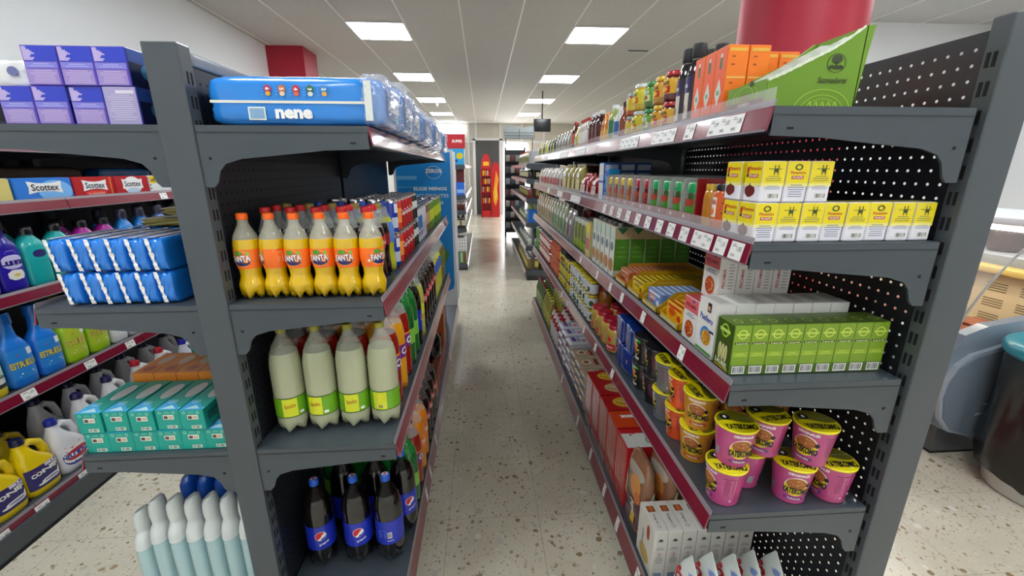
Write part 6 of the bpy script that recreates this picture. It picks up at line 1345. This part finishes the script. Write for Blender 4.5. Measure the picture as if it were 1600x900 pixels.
# red snack stand at the end of the aisle
rd = P('#c8141c', .35, .3)
t = thing('snack_stand', (.15, 13.9, 0), 'bright red snack stand in front of the dark door at the aisle end', 'snack stand')
m = MB(); m.box(-.21, .12, .15, .3, 0, 1.5, rd); m.box(-.21, -.19, -.15, .3, 0, 1.5, rd); m.box(.1, .12, -.15, .3, 0, 1.5, rd); m.box(-.21, .12, -.15, .3, 0, .2, rd); part('body', m, t)
m = MB(); m.prism([(.13, 0), (.38, 0), (.38, 1.5), (.33, 1.68), (.24, 1.72), (.16, 1.6), (.13, 1.4)], rd, 'y', -.18, -.15)
Fs = plane((0, -.181, 0), (1, 0, 0), (0, 0, 1)); m.poly(Fs, [(.18, .5), (.25, .35), (.33, .6), (.3, .9), (.35, 1.2), (.27, 1.45), (.22, 1.1), (.17, .8)], P('#f09a1c'), .001); m.poly(Fs, [(.22, .6), (.26, .5), (.3, .7), (.28, 1.1), (.24, .9)], P('#f6d23a'), .002); part('side_panel', m, t)
m = MB(); m.prism([(-.2, 1.5), (.12, 1.5), (.1, 1.75), (.02, 1.95), (-.1, 1.95), (-.18, 1.75)], rd, 'y', 0, .03); m.rect(plane((0, 0, 0), (1, 0, 0), (0, 0, 1)), -.13, .05, 1.6, 1.72, P('#f0c020'), .002); part('header', m, t)
for z in (.45, .8, 1.05, 1.3): m = MB(); m.box(-.19, .1, -.15, .15, z-.02, z, rd); part('shelf', m, t)
for q, z in enumerate((.45, .8, 1.05, 1.3)):
    for k, x in enumerate((-.14, -.07, 0, .06)):
        m = MB(); Loft([(0, .028), (.15, .028)], 1).build(m, P(('#d8842a', '#c8c0b0', '#c02a2a', '#e8c83a')[(k+q) % 4]), 12)
        place(Prod('snack_tube', [('tube', m)]), .15+x, 13.84, z, 0, 'snack tube on the red stand, %s shelf up, %s from the left' % (ORD[q], ORD[k]), 'snack tube', 'snack tubes')
# dark wire rack on the right further down
t = thing('wire_rack', (.62, 9.6, 0), 'dark wire rack of small goods far down the right side', 'rack')
m = MB(); 
for x in (-.12, .3): m.box(x-.02, x+.02, -.02, .02, 0, 1.95, P('#222426'))
m.box(-.12, .3, .0, .02, .1, 1.9, P('#2e3032')); part('frame', m, t)
for q in range(7):
    m = MB(); m.box(-.12, .3, -.2, 0, .2+.24*q, .215+.24*q, P('#222426')); part('shelf', m, t)
    for k in range(4): m = MB(); m.rbox(-.045, .045, -.04, .04, 0, .13, P(('#8a8c90', '#4a4c52', '#a8a49a', '#6a3a34')[(k+q) % 4]), .01); place(Prod('small_packet', [('packet', m)]), .55+.1*k, 9.5, .216+.24*q, 0, 'small packet on the wire rack, %s shelf up, %s from left' % (ORD[q], ORD[k]), 'packet', 'packets on the wire rack')

# ------------------------------------------------------------------ meat counter on the right
gc = mat('counter_grey_plastic', '#7f8c9a', .35, coat=.3, noise=.03); gcl = P('#a9b4bf', .35)
t = thing('meat_counter', (2.3, 1.8, 0), 'glass fronted meat display counter with grey curved end panel', 'display counter')
m = MB(); m.prism([(.04, .5), (.05, .62), (.09, .70), (.2, .745), (.5, .79), (1.0, .82), (1.0, .1), (.3, .1), (.12, .16), (.05, .3)], gc, 'y', 0, .05)
el = [(.03, .36), (.035, .45), (.07, .54), (.14, .60), (.3, .65), (.55, .69), (.8, .70), (.8, .5), (.6, .25), (.42, .155), (.25, .13), (.13, .16), (.06, .24)]
m.prism(el, gcl, 'y', -.022, 0); m.prism([(.415+(x-.415)*.965, .41+(z-.41)*.95) for x, z in el], gc, 'y', -.032, -.022)
for k in range(5): m.prism([(.24+.03*k, .26+.06*k), (.42+.03*k, .30+.06*k), (.42+.03*k, .303+.06*k), (.24+.03*k, .272+.06*k)], gcl, 'y', -.036, -.032)
part('end_panel', m, t)
m = MB(); m.box(.12, 1.0, .02, 2.8, 0, .16, P('#55585a', .4)); m.box(.119, 1.0, .018, 2.8, 0, .012, SLOT); part('kick_plate', m, t)
m = MB(); m.box(.05, .95, .05, 2.8, .16, .58, P('#9aa5ae', .4)); part('body', m, t)
m = MB(); m.box(.10, .62, .05, 2.8, .58, .60, P('#c8c8c4', .3)); part('deck', m, t)
cr = P('#e2cfa0', .5); m = MB(); m.box(.60, .63, .05, 2.8, .60, .93, cr); V_ = plane((.6, 0, 0), (0, -1, 0), (0, 0, 1))
for r_ in range(3):
    for k in range(16):
        for q in range(4): m.rect(V_, -(.1+.16*k)-.1, -(.1+.16*k), .65+.09*r_+.014*q, .656+.09*r_+.014*q, P('#8a7a58'), .001)
part('vent_panel', m, t)
m = MB(); m.rbox(.56, .66, .05, 2.8, .93, .97, P('#d9bc6a', .4), .006); part('ledge', m, t)
m = MB(); pts = [(.055, .66), (.10, .80), (.17, .95), (.26, 1.08), (.36, 1.19), (.42, 1.22)]
for a, b_ in zip(pts, pts[1:]): m.prism([a, b_, (b_[0]+.005, b_[1]), (a[0]+.005, a[1])], G('#d8e4e4', .12), 'y', .04, 2.8)
part('glass_front', m, t)
m = MB(); m.tube([(x, .035, z) for x, z in pts], .006, P('#9a9a94', .3), 8); part('glass_edge', m, t); m = MB(); m.tube([(x, 1.4, z) for x, z in pts], .006, P('#9a9a94', .3), 8); part('glass_edge', m, t)
m = MB(); m.rbox(.4, 1.0, .03, 2.8, 1.22, 1.26, P('#dfe2e4', .4), .01); part('top_shelf', m, t)
m = MB(); m.tube([(.45, .1, 1.2), (.45, 2.7, 1.2)], .013, mat('fluorescent_tube', '#fff0d8', .4, emit=10.), 8); part('light_tube', m, t)
mt_ = mat('raw_meat', '#9a4a34', .3, coat=.5, noise=.45, nscale=25)
for i in range(8):
    for j in range(2):
        tr = MB(); tr.rbox(-.1, .1, -.12, .12, 0, .025, P('#d8d4c8', .35), .008, 2); me_ = MB(); pillow(.17, .2, .06, .03, mt_, me_, .07, 10+i)
        me_.v = [(x, y, z+.02) for x, y, z in me_.v]
        place(Prod('meat_tray', [('tray', tr), ('meat', me_)]), 2.53+.23*j, 2.02+.28*i, .60, 0, 'tray of reddish meat in the counter, %s from near end, %s from glass' % (ORD[i], ORD[j]), 'meat tray', 'meat trays')
# things behind the counter
m = MB(); m.rbox(0, .6, 0, 2.6, 0, .9, P('#cfcfca', .4), .01, 1, False); place(Prod('work_table', [('table', m)]), 3.75, 1.9, 0, 0, 'white work table behind the meat counter', 'table')
for i, (x, y, c, h) in enumerate(((3.85, 2.1, '#4a2c20', .25), (3.9, 2.5, '#3a2620', .3), (4.0, 2.3, '#1c4ab0', .16), (3.95, 2.9, '#5a3426', .22), (3.85, 3.3, '#2a2422', .3))):
    m = MB(); Loft([(0, .09), (.03, .11), (h*.7, .11), (h*.9, .07), (h, .06)]).build(m, P(c, .35), 18)
    place(Prod('canister', [('canister', m)]), x, y, .9, 0, '%s canister behind the meat counter, %s from near end' % (('brown', 'dark', 'blue', 'reddish', 'black')[i], ORD[i]), 'canister')
# waste bin
t = thing('waste_bin', (2.64, 1.5, 0), 'waste bin with teal lid and black bag at the right edge', 'waste bin')
m = MB(); Loft([(0, .19), (.01, .2), (.45, .22), (.66, .23)]).build(m, P('#d8d6d0', .4), 32); part('bin', m, t)
m = MB(); bm_ = mat('black_bin_bag', '#0c0c0e', .3, coat=.3)
R_ = Loft([(.09, .235), (.16, .25), (.35, .245), (.55, .245), (.66, .25), (.68, .245)]); R_.build(m, bm_, 40, bot=False, top=False)
m.v = [(x*(1+.035*math.sin(9*math.atan2(y, x)+z*8)+.02*math.sin(17*math.atan2(y, x)-z*14)), y*(1+.035*math.sin(9*math.atan2(y, x)+z*8)+.02*math.sin(17*math.atan2(y, x)-z*14)), z+.012*math.sin(5*math.atan2(y, x))*(1 if z < .2 else 0)) for x, y, z in m.v]; part('bag', m, t)
m = MB(); Loft([(.675, .262), (.69, .27), (.72, .268), (.735, .25), (.74, .2), (.73, .16)]).build(m, P('#0e93a8', .35, .3), 32); part('lid', m, t)

grid(fj, 'F', FL[2], [6.52+.09*i for i in range(8)], [0], 'small dark red jar facing the aisle', 'jar', 'small dark red jars facing the aisle', xf=-.30, rot=PI/2)
grid(fb, 'F', FL[3], [6.54+.1*i for i in range(8)], [0], 'dark bottle facing the aisle', 'bottle', 'dark bottles facing the aisle', xf=-.305, rot=PI/2)
